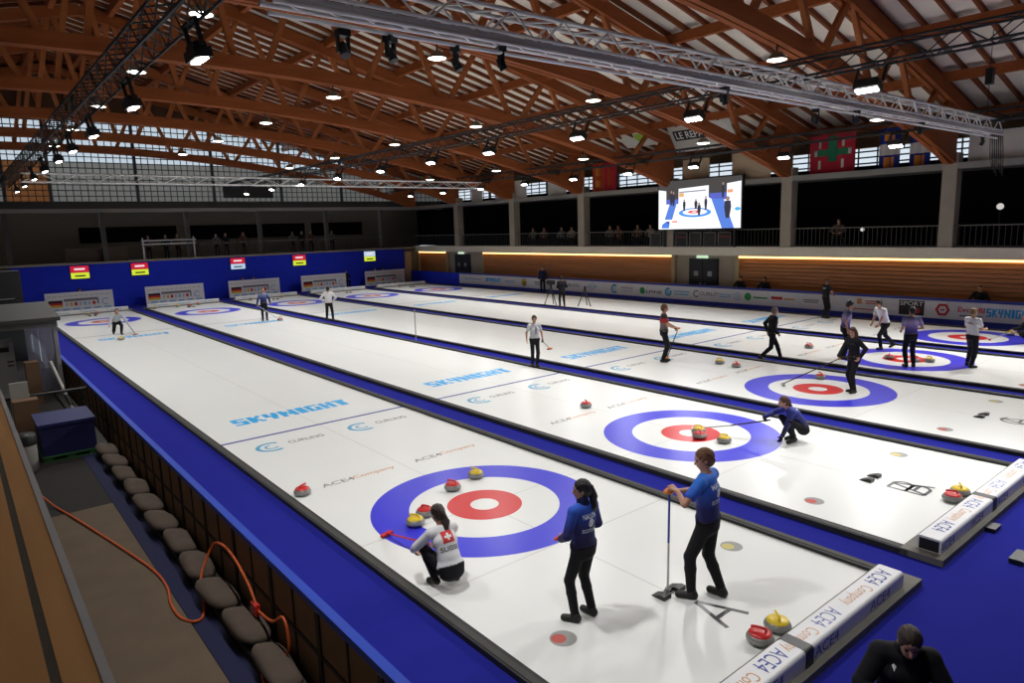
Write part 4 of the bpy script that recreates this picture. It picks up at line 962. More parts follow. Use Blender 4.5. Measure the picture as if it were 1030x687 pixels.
# ================================================================ people
def V(*a): return np.array(a, float)
def nrm(v): return v/max(1e-9, np.linalg.norm(v))
class Field:
    """signed distance field on a grid, with one region id per sample"""
    def __init__(s, h): s.h = h; s.p = []
    def cone(s, a, b, ra, rb, reg, k=0.02, flat=None): s.p.append(('c', V(*a), V(*b), ra, rb, reg, k, flat))
    def seg(s, a, b, lat, wa, da, wb, db, reg, k=0.03): s.p.append(('t', V(*a), V(*b), nrm(V(*lat)), wa, da, wb, db, reg, k))
    def ell(s, c, r, reg, k=0.02, rot=None, sub=False): s.p.append(('e', V(*c), V(*r), np.eye(3) if rot is None else rot, reg, k, sub))
    def build(s, floor=None):
        h = s.h; lo = V(9, 9, 9); hi = -lo; bb = []
        for q in s.p:
            if q[0] == 'c': m = max(q[3], q[4]); a = np.minimum(q[1], q[2])-m; b = np.maximum(q[1], q[2])+m
            elif q[0] == 't': m = max(q[4:8]); a = np.minimum(q[1], q[2])-m; b = np.maximum(q[1], q[2])+m
            else: m = max(q[2]); a = q[1]-m; b = q[1]+m
            bb.append((a, b))
            if not (q[0] == 'e' and q[6]): lo = np.minimum(lo, a); hi = np.maximum(hi, b)
        lo -= 3*h; hi += 3*h
        n = np.ceil((hi-lo)/h).astype(int)+1
        D = np.full(n, 1.0, np.float32); B = np.full(n, 1.0, np.float32); G = np.zeros(n, np.int16)
        for q, (a, b) in zip(s.p, bb):
            k = q[9] if q[0] == 't' else (q[6] if q[0] == 'c' else q[5])
            pad = k+2.5*h
            i0 = np.maximum(0, np.floor((a-pad-lo)/h).astype(int)); i1 = np.minimum(n, np.ceil((b+pad-lo)/h).astype(int)+1)
            if (i1 <= i0).any(): continue
            ax = [lo[d]+h*np.arange(i0[d], i1[d]) for d in range(3)]
            P = np.stack(np.meshgrid(*ax, indexing='ij'), -1)
            if q[0] == 'c':
                ab = q[2]-q[1]; t = np.clip(((P-q[1])@ab)/max(1e-9, ab@ab), 0, 1)
                off = P-q[1]-t[..., None]*ab; r = q[3]+(q[4]-q[3])*t
                if q[7] is not None:
                    fx, ra = q[7]; c = off@fx; off = off+fx*(c*(1/ra-1))[..., None]
                d = np.sqrt((off*off).sum(-1))-r
                if q[7] is not None and q[7][1] < 1: d = d*0.75
            elif q[0] == 't':
                ab = q[2]-q[1]; L = np.linalg.norm(ab); u = ab/L; lat = nrm(q[3]-u*(q[3]@u)); dep = np.cross(lat, u)
                v = P-q[1]; al = v@u; t = np.clip(al/L, 0, 1); ex = al-np.clip(al, 0, L)
                w = q[4]+(q[6]-q[4])*t; dd = q[5]+(q[7]-q[5])*t
                mm = np.minimum(w, dd)
                d = (np.sqrt((v@lat/w)**2+(v@dep/dd)**2+(ex/(0.8*mm))**2)-1)*mm
            else:
                v = (P-q[1])@q[3]; d = (np.sqrt(((v/q[2])**2).sum(-1))-1)*min(q[2])
            sl = tuple(slice(i0[d_], i1[d_]) for d_ in range(3))
            d = d.astype(np.float32)
            if q[0] == 'e' and q[6]:
                e = -d; c = D[sl]; hh = np.maximum(k-np.abs(c-e), 0)/k; D[sl] = np.maximum(c, e)+hh*hh*k/4; continue
            reg = q[8] if q[0] == 't' else (q[5] if q[0] == 'c' else q[4])
            c = D[sl]; hh = np.maximum(k-np.abs(c-d), 0)/k
            D[sl] = np.minimum(c, d)-hh*hh*k*0.25
            bsl = B[sl]; gsl = G[sl]; mk = d < bsl; bsl[mk] = d[mk]; gsl[mk] = reg
        if floor is not None:
            z = lo[2]+h*np.arange(n[2]); D = np.maximum(D, (floor-z).astype(np.float32)[None, None, :])
        return s.surface(D, G, lo)
    def surface(s, D, G, lo):
        h = s.h; ins = D < 0
        c8 = [(a, b, c) for a in (0, 1) for b in (0, 1) for c in (0, 1)]
        N = D.shape
        def sub(A, o): return A[o[0]:N[0]-1+o[0], o[1]:N[1]-1+o[1], o[2]:N[2]-1+o[2]]
        cnt = sum(sub(ins, o).astype(np.int8) for o in c8)
        act = (cnt > 0) & (cnt < 8)
        idx = np.argwhere(act); vid = np.full(act.shape, -1, np.int32); vid[act] = np.arange(len(idx))
        vals = np.stack([D[idx[:, 0]+o[0], idx[:, 1]+o[1], idx[:, 2]+o[2]] for o in c8], 1)
        acc = np.zeros((len(idx), 3)); m = np.zeros(len(idx))
        for i, a in enumerate(c8):
            for j, b in enumerate(c8):
                if j > i and sum(abs(a[k]-b[k]) for k in range(3)) == 1:
                    va, vb = vals[:, i], vals[:, j]; x = (va < 0) != (vb < 0)
                    t = np.where(x, va/np.where(x, va-vb, 1), 0)
                    p = np.array(a)+t[:, None]*(np.array(b)-np.array(a))
                    acc[x] += p[x]; m[x] += 1
        off = acc/m[:, None]; vs = lo+h*(idx+off)
        ri = idx+np.round(off).astype(int); lab = G[ri[:, 0], ri[:, 1], ri[:, 2]]
        fs = []
        for ax in range(3):
            o1, o2 = (ax+1) % 3, (ax+2) % 3
            sh = [slice(1, N[d]-1) for d in range(3)]; sa = list(sh); sb = list(sh); sa[ax] = slice(0, N[ax]-1); sb[ax] = slice(1, N[ax])
            A = ins[tuple(sa)]; Bq = ins[tuple(sb)]; x = np.argwhere(A != Bq)
            if not len(x): continue
            st = A[x[:, 0], x[:, 1], x[:, 2]]
            base_ = x.copy(); base_[:, o1] += 1; base_[:, o2] += 1
            def cell(d1, d2):
                q = base_.copy(); q[:, o1] += d1; q[:, o2] += d2; return vid[q[:, 0], q[:, 1], q[:, 2]]
            qd = np.stack([cell(-1, -1), cell(0, -1), cell(0, 0), cell(-1, 0)], 1)
            qd[~st] = qd[~st][:, ::-1]; fs.append(qd)
        fs = np.concatenate(fs); fs = fs[(fs >= 0).all(1)]
        return vs, fs, lab
def np_mesh(name, vs, fs, smooth=True):
    me = bpy.data.meshes.new(name); me.vertices.add(len(vs)); me.vertices.foreach_set('co', np.ascontiguousarray(vs, np.float32).ravel())
    me.loops.add(fs.size); me.loops.foreach_set('vertex_index', np.ascontiguousarray(fs, np.int32).ravel())
    me.polygons.add(len(fs)); me.polygons.foreach_set('loop_start', np.arange(0, fs.size, 4, dtype=np.int32))
    me.polygons.foreach_set('use_smooth', np.full(len(fs), smooth)); me.update(calc_edges=True); return me
def vnormals(vs, fs):
    a = np.cross(vs[fs[:, 2]]-vs[fs[:, 0]], vs[fs[:, 3]]-vs[fs[:, 1]]); n = np.zeros_like(vs)
    for k in range(4): np.add.at(n, fs[:, k], a)
    return n/np.maximum(1e-12, np.linalg.norm(n, axis=1))[:, None]
def shell(vs, fs, lab, regs, nr, th):
    """the faces of some regions pushed outward, with the rim turned back to the body"""
    fl = np.isin(lab[fs], regs).sum(1) >= 3
    f = fs[fl]
    if not len(f): return None
    used = np.unique(f); mp = np.full(len(vs), -1); mp[used] = np.arange(len(used))
    v = vs[used]+nr[used]*th; f2 = mp[f]
    e = np.concatenate([f2[:, [0, 1]], f2[:, [1, 2]], f2[:, [2, 3]], f2[:, [3, 0]]])
    key = e[:, 0].astype(np.int64)*len(used)+e[:, 1]; rev = e[:, 1].astype(np.int64)*len(used)+e[:, 0]
    bnd = e[~np.isin(key, rev)]
    bv = np.unique(bnd); bm = np.full(len(used), -1); bm[bv] = len(used)+np.arange(len(bv))
    rim = vs[used][bv]-nr[used][bv]*0.004
    q = np.stack([bnd[:, 1], bnd[:, 0], bm[bnd[:, 0]], bm[bnd[:, 1]]], 1)
    return np.concatenate([v, rim]), np.concatenate([f2, q])
def ik(a, t, l1, l2, pole):
    d = t-a; L = np.linalg.norm(d); L2 = min(L, (l1+l2)*0.999); u = d/max(L, 1e-6)
    x = (l1*l1-l2*l2+L2*L2)/(2*L2); y = math.sqrt(max(0, l1*l1-x*x))
    p = V(*pole); p = nrm(p-u*(p@u)); return a+u*x+p*y, a+u*L2
def rotm(axis, ang):
    axis = nrm(axis); c, s_ = math.cos(ang), math.sin(ang); x, y, z = axis
    return np.array([[c+x*x*(1-c), x*y*(1-c)-z*s_, x*z*(1-c)+y*s_], [y*x*(1-c)+z*s_, c+y*y*(1-c), y*z*(1-c)-x*s_], [z*x*(1-c)-y*s_, z*y*(1-c)+x*s_, c+z*z*(1-c)]])
SKINR, SHIRT, PANTS, SHOES, GLOVE, COLLAR = 1, 2, 3, 4, 5, 6
STD_FEET = ((-0.11, 0, 8, 0), (0.11, 0, -8, 0))
EYEMESH = None
def person(label, loc, face, H=1.75, vox=0.016, female=False, hip=(0, 0, 0.932), lean=0, side=0, twist=0, feet=STD_FEET,
           hands=None, curl=(0.35, 0.35), grip=(None, None), pole=((-0.5, -1, -0.2), (0.5, -1, -0.2)), knee=((-0.1, 1, 0), (0.1, 1, 0)),
           head=(0, 0), sleeve='long', shirt=None, pants=None, hair='short', haircol=None, skin=None, glove=(None, None), bulk=0.0,
           collar=None, prints=None, group='players on the ice', cat='person', shoe=None, cap=None, neck=0.15):
    f = Field(vox); w = 0.92 if female else 1.0
    shirt = shirt or BLACKCLOTH; pants = pants or BLACKCLOTH; skin = skin or SKIN
    P = V(*hip); ux = V(1, 0, 0)
    tw = rotm(V(0, 0, 1), R(twist))
    def dirv(a): return tw @ (rotm(V(1, 0, 0), -R(a)) @ (rotm(V(0, 1, 0), R(side)) @ V(0, 0, 1)))
    L0 = ux.copy(); L1 = tw @ (rotm(V(0, 1, 0), R(side)) @ ux)
    d0, d1, d2 = dirv(lean*0.6), dirv(lean*0.9), dirv(lean*1.1)
    p1 = P+0.15*d0; p2 = p1+0.20*d1; p3 = p2+0.185*d2
    b = bulk
    hw, wst, ch, sw = (0.172, 0.128, 0.150, 0.150) if female else (0.165, 0.145, 0.172, 0.170)
    f.seg(P-0.07*d0, P+0.02*d0, L0, hw*0.92, 0.112, hw, 0.118, PANTS)
    f.seg(P+0.03*d0, p1, L0, hw+b*0.6, 0.116+b*0.5, wst+b, 0.098+b, SHIRT)
    f.seg(p1, p2, L1, wst+b, 0.10+b, ch+b, 0.112+b*0.8, SHIRT)
    f.seg(p2, p3-0.055*d2, L1, ch+b, 0.112+b*0.8, sw*0.82, 0.082+b*0.4, SHIRT)
    if female:
        for s in (-1, 1):
            fr = np.cross(d2, L1)*-1
            fr = np.cross(L1, d2)*-1 if fr@V(0, 1, 0) < 0 else fr
            f.ell(p2+0.01*d2+L1*s*0.07+fr*0.085, (0.06, 0.05, 0.055), SHIRT, 0.03)
    # neck and head
    hy, hp = head
    hd = nrm(d2*0.7+V(0, 0, 0.5)+nrm(V(*(tw@V(0, 1, 0))))*neck)
    nb = p3-0.03*d2; hc = p3+hd*0.165
    hr = tw @ rotm(V(0, 0, 1), R(hy)) @ rotm(V(1, 0, 0), R(hp))
    def hl(x, y, z): return hc+hr@V(x, y, z)
    f.cone(nb, p3+hd*0.09, 0.056 if not female else 0.047, 0.05 if not female else 0.043, SKINR, 0.02)
    if collar is not None: f.cone(nb-0.01*d2, p3+hd*0.05, 0.066, 0.062, COLLAR, 0.015)
    f.ell(hl(0, -0.006, 0.03), (0.074, 0.095, 0.088), SKINR, 0.02, hr)
    f.ell(hl(0, 0.022, -0.045), (0.056, 0.068, 0.072), SKINR, 0.03, hr)
    f.cone(hl(0, 0.088, 0.0), hl(0, 0.106, -0.03), 0.010, 0.014, SKINR, 0.012)
    for s in (-1, 1):
        f.ell(hl(s*0.076, -0.008, -0.008), (0.009, 0.02, 0.031), SKINR, 0.006, hr)
        f.ell(hl(s*0.034, 0.098, 0.006), (0.017, 0.016, 0.011), SKINR, 0.012, hr, True)
    # arms
    shs = []
    for i, s in enumerate((-1, 1)):
        sh = p3-0.055*d2+L1*s*(sw+0.012+b*0.3)
        f.cone(p3-0.055*d2+L1*s*0.07, sh, 0.062+b*0.3, 0.056+b*0.4, SHIRT, 0.03)
        tgt = hands[i] if hands and hands[i] is not None else (s*0.25, 0.05, P[2]-0.09)
        tgt = V(*tgt)
        wr = tgt-nrm(tgt-sh)*0.075
        for _ in range(3):
            el, wr2 = ik(sh, wr, 0.285, 0.25, pole[i]); fd = nrm(wr2-el)
            g = grip[i]
            if g is not None:
                g = nrm(V(*g)); hd_ = nrm(fd-g*(fd@g)); nn = np.cross(g, hd_); nn = nn if nn@(V(0, 0, -1)*0.7+V(-s, 0, 0)*0.7) > 0 else -nn
                wr = tgt-hd_*0.075-nn*0.022
            else:
                hd_ = fd; nn = V(-s, 0.1, 0); nn = nrm(nn-hd_*(nn@hd_)); wr = tgt-hd_*0.075
        el, wr = ik(sh, wr, 0.285, 0.25, pole[i]); fd = nrm(wr-el)
        q = b*0.45
        if sleeve == 'long':
            f.cone(sh, el, 0.053+q, 0.044+q, SHIRT, 0.02); f.cone(el, wr-fd*0.01, 0.044+q, 0.034+q*0.7, SHIRT, 0.012); f.cone(wr-fd*0.02, wr, 0.026, 0.025, SKINR, 0.006)
        else:
            md = sh+(el-sh)*0.62
            f.cone(sh, md, 0.054, 0.05, SHIRT, 0.02); f.cone(md, el, 0.042, 0.037, SKINR, 0.01); f.cone(el, wr, 0.038, 0.026, SKINR, 0.012)
        # hand: palm, four fingers, thumb
        hreg = GLOVE if glove[i] is not None else SKINR
        lat = np.cross(hd_, nn); lat = nrm(lat); c = curl[i]
        thumb_side = lat if (lat@V(0, 0, 1)+lat@V(0, 1, 0)) > 0 else -lat
        f.cone(wr+hd_*0.012, wr+hd_*0.068, 0.032, 0.038, hreg, 0.012, (nn, 0.42))
        for j, (ofs, ln) in enumerate(((0.030, 0.92), (0.0105, 1.0), (-0.0105, 0.95), (-0.030, 0.75))):
            a = wr+hd_*0.088+thumb_side*ofs; ang = 0; dcur = hd_
            for sl_, da, r0 in ((0.040*ln, 70, 0.0092), (0.026*ln, 80, 0.0082), (0.020*ln, 50, 0.0072)):
                ang += R(da)*c; dcur = hd_*math.cos(ang)+nn*math.sin(ang)
                e = a+dcur*sl_; f.cone(a, e, r0, r0*0.92, hreg, 0.004); a = e
        a = wr+hd_*0.03+thumb_side*0.032; td = nrm(hd_*0.7+thumb_side*0.6+nn*(0.3+0.5*c))
        e = a+td*0.04; f.cone(a, e, 0.0125, 0.0105, hreg, 0.008); f.cone(e, e+nrm(hd_*0.8+nn*(0.1+0.9*c))*0.03, 0.0105, 0.0085, hreg, 0.004)
    # legs
    zmin = 9
    for i, s in enumerate((-1, 1)):
        hj = P+L0*s*0.088*w-0.03*d0
        fx, fy, fyaw, fpitch = feet[i][:4]; fz = feet[i][4] if len(feet[i]) > 4 else 0
        fr = rotm(V(0, 0, 1), R(fyaw)) @ rotm(V(1, 0, 0), -R(fpitch))
        toe = V(fx, fy, fz)+rotm(V(0, 0, 1), R(fyaw))@V(0, 0.12, 0.03)
        an = toe+fr@V(0, -0.14, 0.055)
        kn, an2 = ik(hj, an, 0.435, 0.415, knee[i])
        f.cone(hj, kn, 0.088*w, 0.062*w, PANTS, 0.03); f.cone(kn, kn+(an2-kn)*0.35, 0.060*w, 0.058*w, PANTS, 0.02); f.cone(kn+(an2-kn)*0.35, an2+(kn-an2)*0.06, 0.058*w, 0.046, PANTS, 0.02)
        f.cone(an2+fr@V(0, -0.015, -0.012), an2+fr@V(0, 0.0, -0.04), 0.042, 0.040, SHOES, 0.02)
        f.cone(an2+fr@V(0, -0.035, -0.045), an2+fr@V(0, 0.14, -0.052), 0.040, 0.036, SHOES, 0.02, (fr@V(1, 0, 0), 1.12))
        zmin = min(zmin, fz)
    vs, fs, lab = f.build(floor=0.002 if zmin == 0 else None)
    sc_ = H/1.75
    nr = vnormals(vs, fs)
    t = thing('person', label, cat, loc, R(face), group)
    me = np_mesh('body', vs*sc_, fs); me.materials.append(skin); body = obj('body', me, None, t)
    out = {}
    for nm, regs, m, th in (('trousers', [PANTS], pants, 0.007), ('jersey' if bulk < 0.012 else 'jacket', [SHIRT], shirt, 0.013), ('collar', [COLLAR], collar, 0.006)):
        if m is None: continue
        r = shell(vs, fs, lab, regs, nr, th)
        if r is None: continue
        g = np_mesh(nm, r[0]*sc_, r[1]); g.materials.append(m); out[nm] = obj(nm, g, None, t)
    # shoes and gloves, each a mesh of its own
    for nm, reg, m in (('shoe', SHOES, shoe or SHOE), ('glove', GLOVE, glove[0] or glove[1])):
        if m is None: continue
        for s in (-1, 1):
            if nm == 'glove' and glove[0 if s < 0 else 1] is None: continue
            lb = np.where((lab == reg), reg, 0)
            cen = [V(*feet[i][:2], 0) for i in (0, 1)] if nm == 'shoe' else [V(*(hands[i] if hands and hands[i] is not None else (sx*0.25, 0.05, P[2]-0.09))) for i, sx in enumerate((-1, 1))]
            own = np.linalg.norm(vs[:, :2]-cen[0][:2], axis=1) <= np.linalg.norm(vs[:, :2]-cen[1][:2], axis=1) if nm == 'shoe' else np.linalg.norm(vs-cen[0], axis=1) <= np.linalg.norm(vs-cen[1], axis=1)
            lb = np.where(own == (s < 0), lb, 0)
            r = shell(vs, fs, lb, [reg], nr, 0.004)
            if r is None: continue
            g = np_mesh(nm, r[0]*sc_, r[1]); g.materials.append(m); obj(nm, g, None, t)
    # hair
    if hair != 'none':
        hf = Field(max(0.008, vox*0.8)); hc_ = haircol or BROWNHAIR
        hf.ell(hl(0, -0.016, 0.036), (0.086, 0.102, 0.096), 1, 0.02, hr)
        if hair in ('short', 'ponytail', 'bun', 'long', 'sleek'):
            hf.ell(hl(0, -0.045, -0.02), (0.072, 0.068, 0.075), 1, 0.03, hr)
        hf.ell(hl(0, 0.115, -0.045), (0.090, 0.092, 0.112), 1, 0.01, hr, True)
        if hair == 'ponytail':
            hf.ell(hl(0, -0.105, 0.02), (0.032, 0.032, 0.032), 1, 0.02, hr)
            hf.cone(hl(0, -0.115, 0.01), hl(0.012, -0.130, -0.10), 0.034, 0.046, 1, 0.02); hf.cone(hl(0.012, -0.130, -0.10), hl(-0.010, -0.125, -0.21), 0.046, 0.040, 1, 0.02); hf.cone(hl(-0.01, -0.125, -0.21), hl(0.012, -0.115, -0.33), 0.038, 0.014, 1, 0.02)
        if hair == 'bun': hf.ell(hl(0, -0.10, 0.085), (0.042, 0.042, 0.042), 1, 0.015, hr)
        if hair == 'long':
            for x in (-0.05, 0, 0.05): hf.cone(hl(x, -0.06, -0.02), hl(x*1.5, -0.085, -0.24), 0.05, 0.035, 1, 0.03)
            for s in (-1, 1): hf.cone(hl(s*0.072, -0.01, 0.0), hl(s*0.085, 0.0, -0.22), 0.026, 0.024, 1, 0.02)
        v2, f2, _ = hf.build(); n2 = vnormals(v2, f2)
        lo_ = (v2-hc)@hr; am = 0.006 if hair in ('short', 'long') else (0.0025 if hair == 'sleek' else 0.004)
        v2 = v2+n2*(am*np.sin(lo_[:, 0]*95+3*np.sin(lo_[:, 2]*28))*np.sin(lo_[:, 1]*60+2.0)+0.5*am*np.sin(lo_[:, 0]*210+lo_[:, 2]*40))[:, None]
        g = np_mesh('hair', v2*sc_, f2); g.materials.append(hc_); obj('hair', g, None, t)
    if cap is not None:
        hf = Field(max(0.009, vox*0.8)); hf.ell(hl(0, -0.008, 0.055), (0.088, 0.105, 0.075), 1, 0.02, hr)
        v2, f2, _ = hf.build(); g = np_mesh('headband', v2*sc_, f2); g.materials.append(cap); obj('headband', g, None, t)
    if vox < 0.02:
        for s in (-1, 1):
            c = hl(s*0.032, 0.080, 0.006)*sc_
            obj('eye', MB().ell(c, (0.0115*sc_,)*3, 8, 6), EYE, body, True)
            mb = MB().beam(hl(s*0.02, 0.093, 0.026)*sc_, hl(s*0.046, 0.083, 0.026)*sc_, 0.006, 0.006); obj('eyebrow', mb, haircol or BROWNHAIR, body, True)
        mb = MB(); mv, mf = MB().ell((0, 0, 0), (0.022, 0.008, 0.007), 8, 5).v, MB().ell((0, 0, 0), (0.022, 0.008, 0.007), 8, 5).f
        mb.add([(hl(0, 0.086, -0.066)+hr@V(*p))*sc_ for p in mv], mf, True); obj('mouth', mb, LIP, body, True)
    # prints on the garment: projected on the mesh along the torso's own front-back axis
    if prints:
        gm = out.get('jersey') or out.get('jacket'); bm = gm.data
        tree = BVHTree.FromPolygons([v.co[:] for v in bm.vertices], [tuple(p.vertices) for p in bm.polygons])
        upv = nrm(p3-p1); fwd = nrm(np.cross(upv, L1)); org = (p1+p2)/2
        for nm, (pv, pf), cx_, cz, sx, sz, m, sgn, lift in prints:
            rt_ = L1*sgn; vv = []
            for v in pv:
                o = (org+rt_*(cx_+v[0]*sx)+upv*(cz+v[1]*sz)-fwd*sgn*0.6)*sc_
                hit = tree.ray_cast(Vector(o), Vector(fwd*sgn))
                q = np.array(hit[0]) if hit[0] is not None else np.array(o)+fwd*sgn*0.48
                vv.append(q-fwd*sgn*lift)
            obj(nm, MB().add(vv, pf), m, t, True)
    return t
def gridq(nx, ny, keep=None):
    vs = [((i/nx-0.5), (j/ny-0.5)) for j in range(ny+1) for i in range(nx+1)]
    fs = [(j*(nx+1)+i, j*(nx+1)+i+1, (j+1)*(nx+1)+i+1, (j+1)*(nx+1)+i) for j in range(ny) for i in range(nx) if keep is None or keep(i, j)]
    return vs, fs
def ringq(r0, r1, n=20):
    vs = []
    for i in range(n+1):
        a = TAU*i/n; vs += [(r0*math.cos(a), r0*math.sin(a)), (r1*math.cos(a), r1*math.sin(a))]
    return vs, [(2*i, 2*i+1, 2*i+3, 2*i+2) for i in range(n)]
def world_pt(loc, face, p, H=1.75):
    a = R(face); s = H/1.75; x, y, z = p[0]*s, p[1]*s, p[2]*s
    return Vector((loc[0]+x*math.cos(a)-y*math.sin(a), loc[1]+x*math.sin(a)+y*math.cos(a), loc[2]+z))
def broom(label, head, top, shaft, headcol, yaw=0.0, grip_m=None, hub=None, two=None):
    head = Vector(head); top = Vector(top)
    t = thing('curling_broom', label, 'broom', head, 0, 'curling brooms')
    d = (top-head)
    obj('shaft', MB().tube(head+Vector((0, 0, 0.045)), head+d*(0.5 if two else 1), 0.014, 8), shaft, t)
    if two: obj('upper_shaft', MB().tube(head+d*0.5, top, 0.014, 8), two, t)
    rt = Matrix.Rotation(yaw, 3, 'Z')
    bh_ = obj('brush_head', MB().box(head+Vector((0, 0, 0.035)), (0.20, 0.07, 0.03), rt), headcol, t)
    obj('pad', MB().box(head+Vector((0, 0, 0.012)), (0.19, 0.06, 0.02), rt), BLACKP, bh_)
    if hub: obj('handle_grip', MB().ell(top, (0.09, 0.06, 0.035), 12, 8), hub, t)
    return t
Z0 = 0.031
# ---- near players
def sq_(k=10): return gridq(k, k)
cross = gridq(15, 15, lambda i, j: (6 <= i < 9 and 3 <= j < 12) or (6 <= j < 9 and 3 <= i < 12))
tm = text_mesh
P_SWISS = [('red_square', gridq(10, 10), 0, 0.13, 0.155, 0.155, mat('print_red', (0.62, 0.03, 0.03, 1), 0.7), 1, 0.003), ('white_cross', cross, 0, 0.13, 0.16, 0.16, mat('print_white', (0.75, 0.75, 0.75, 1), 0.7), 1, 0.006),
           ('lettering', tm('SUISSE', 0.012), 0, -0.015, 0.25, 0.06, INK_BLACK, 1, 0.004)]
loc = (-1.90, -1.70, Z0); fc = -6
person('squatting player in white jersey with red square and white cross, seen from behind', loc, fc, 1.70, 0.0105, True, hip=(0, -0.16, 0.30), lean=30, feet=((-0.13, 0.06, 10, 12), (0.13, -0.02, -8, 14)),
       hands=((-0.20, 0.40, 0.34), (0.05, 0.42, 0.36)), curl=(0.9, 0.9), grip=((-0.15, 1, -0.1), (-0.15, 1, -0.1)), pole=((-1, -0.4, -0.2), (1, -0.4, -0.2)), knee=((-0.35, 1, 0.5), (0.3, 1, 0.5)), head=(12, -12),
       shirt=WHITECLOTH, hair='ponytail', haircol=BROWNHAIR, prints=P_SWISS)
broom('red broom held by the squatting player in white', (-1.77, 0.05, Z0), world_pt(loc, fc, (0.08, 0.36, 0.37), 1.7), REDM, RED, 0.3, None, None, None)
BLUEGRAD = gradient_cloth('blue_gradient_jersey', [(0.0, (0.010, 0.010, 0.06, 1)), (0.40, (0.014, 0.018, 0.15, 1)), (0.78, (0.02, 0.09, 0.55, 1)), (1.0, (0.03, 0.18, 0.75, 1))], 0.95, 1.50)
PW = mat('print_pale', (0.75, 0.78, 0.85, 1), 0.7)
def back_prints(a, c): return [('lettering', tm(a, 0.02), 0.0, 0.165, 0.20, 0.055, PW, 1, 0.004), ('emblem', ringq(0.62, 1.0), 0.0, 0.085, 0.042, 0.05, PW, 1, 0.004), ('emblem', gridq(4, 4), 0.0, 0.085, 0.035, 0.055, PW, 1, 0.004), ('lettering', tm(c, 0.015), 0.0, -0.005, 0.22, 0.045, PW, 1, 0.004)]
loc = (-1.16, -3.42, Z0); fc = 2
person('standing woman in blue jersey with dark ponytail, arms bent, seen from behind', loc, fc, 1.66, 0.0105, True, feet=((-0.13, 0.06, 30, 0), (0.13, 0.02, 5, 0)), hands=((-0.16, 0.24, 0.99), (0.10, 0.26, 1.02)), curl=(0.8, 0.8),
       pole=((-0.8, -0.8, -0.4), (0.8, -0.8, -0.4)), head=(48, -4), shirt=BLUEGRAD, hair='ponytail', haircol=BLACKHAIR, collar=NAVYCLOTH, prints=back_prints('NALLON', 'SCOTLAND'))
t = thing('red_hand_grip', 'red grip held by the standing woman in blue', 'grip', world_pt(loc, fc, (-0.14, 0.27, 1.0), 1.66))
obj('grip_body', MB().tube((-0.05, 0.02, -0.02), (0.05, -0.02, 0.02), 0.022, 10).ell((0.055, -0.022, 0.022), (0.03, 0.03, 0.025), 10, 6), mat('red_handle', None), t, True)
loc = (0.24, -4.08, Z0); fc = 14
bt = (0.02, 0.52, 1.31)
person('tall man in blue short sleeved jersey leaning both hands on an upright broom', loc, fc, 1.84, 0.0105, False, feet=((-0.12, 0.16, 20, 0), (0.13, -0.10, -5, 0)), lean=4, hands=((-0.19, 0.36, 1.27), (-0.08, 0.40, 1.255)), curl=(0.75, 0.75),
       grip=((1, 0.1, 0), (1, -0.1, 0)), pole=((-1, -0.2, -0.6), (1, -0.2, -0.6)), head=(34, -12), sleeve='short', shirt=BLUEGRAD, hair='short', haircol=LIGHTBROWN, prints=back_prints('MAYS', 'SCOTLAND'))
tp = world_pt(loc, fc, (-0.14, 0.40, 1.235), 1.84)
broom('upright blue broom with orange handle under the tall man\'s hands', (tp.x-0.02, tp.y+0.0, Z0), tp, WHITEM, BLACKP, 0.4, None, ORANGE, BLUEM)
loc = (-0.82, -6.62, 0.0); fc = 122
person('seated person in black jacket with head bowed at the bottom right edge', loc, fc, 1.75, 0.0115, True, bulk=0.03, hip=(0, 0, 0.60), lean=8, neck=1.0, head=(-4, -20), feet=((-0.13, 0.40, 8, 0), (0.13, 0.40, -8, 0)), hands=((-0.10, 0.36, 0.72), (0.10, 0.36, 0.72)), curl=(0.6, 0.6),
       knee=((-0.1, 1, 0.6), (0.1, 1, 0.6)), pole=((-1, -0.5, -0.3), (1, -0.5, -0.3)), shirt=BLACKCLOTH, hair='sleek', haircol=BROWNHAIR, collar=BLACKCLOTH, prints=[('emblem', ([(0, 0.5), (-0.5, 0.1), (0, -0.6), (0.5, 0.1)], [(0, 1, 2, 3)]), -0.09, 0.19, 0.03, 0.045, INK_WHITE, -1, 0.006), ('lettering', tm('TEAM', 0), 0.08, 0.09, 0.12, 0.025, INK_GREY, -1, 0.006)], group='people beside the ice')
def stool(x, y, z, h, lab, rz=0.0):
    t = thing('stool', lab, 'stool', (x, y, z), rz)
    obj('seat', MB().bx((-0.2, -0.2, h-0.05), (0.2, 0.18, h)), BLACKP, t, True)
    for a in (-0.16, 0.16):
        for b in (-0.16, 0.14): obj('leg', MB().bx((a-0.015, b-0.015, 0), (a+0.015, b+0.015, h-0.05)), BLACKM, t, True)
stool(-0.82, -6.62, 0.0, 0.50, 'black stool of the person with bowed head at the bottom right', R(122))
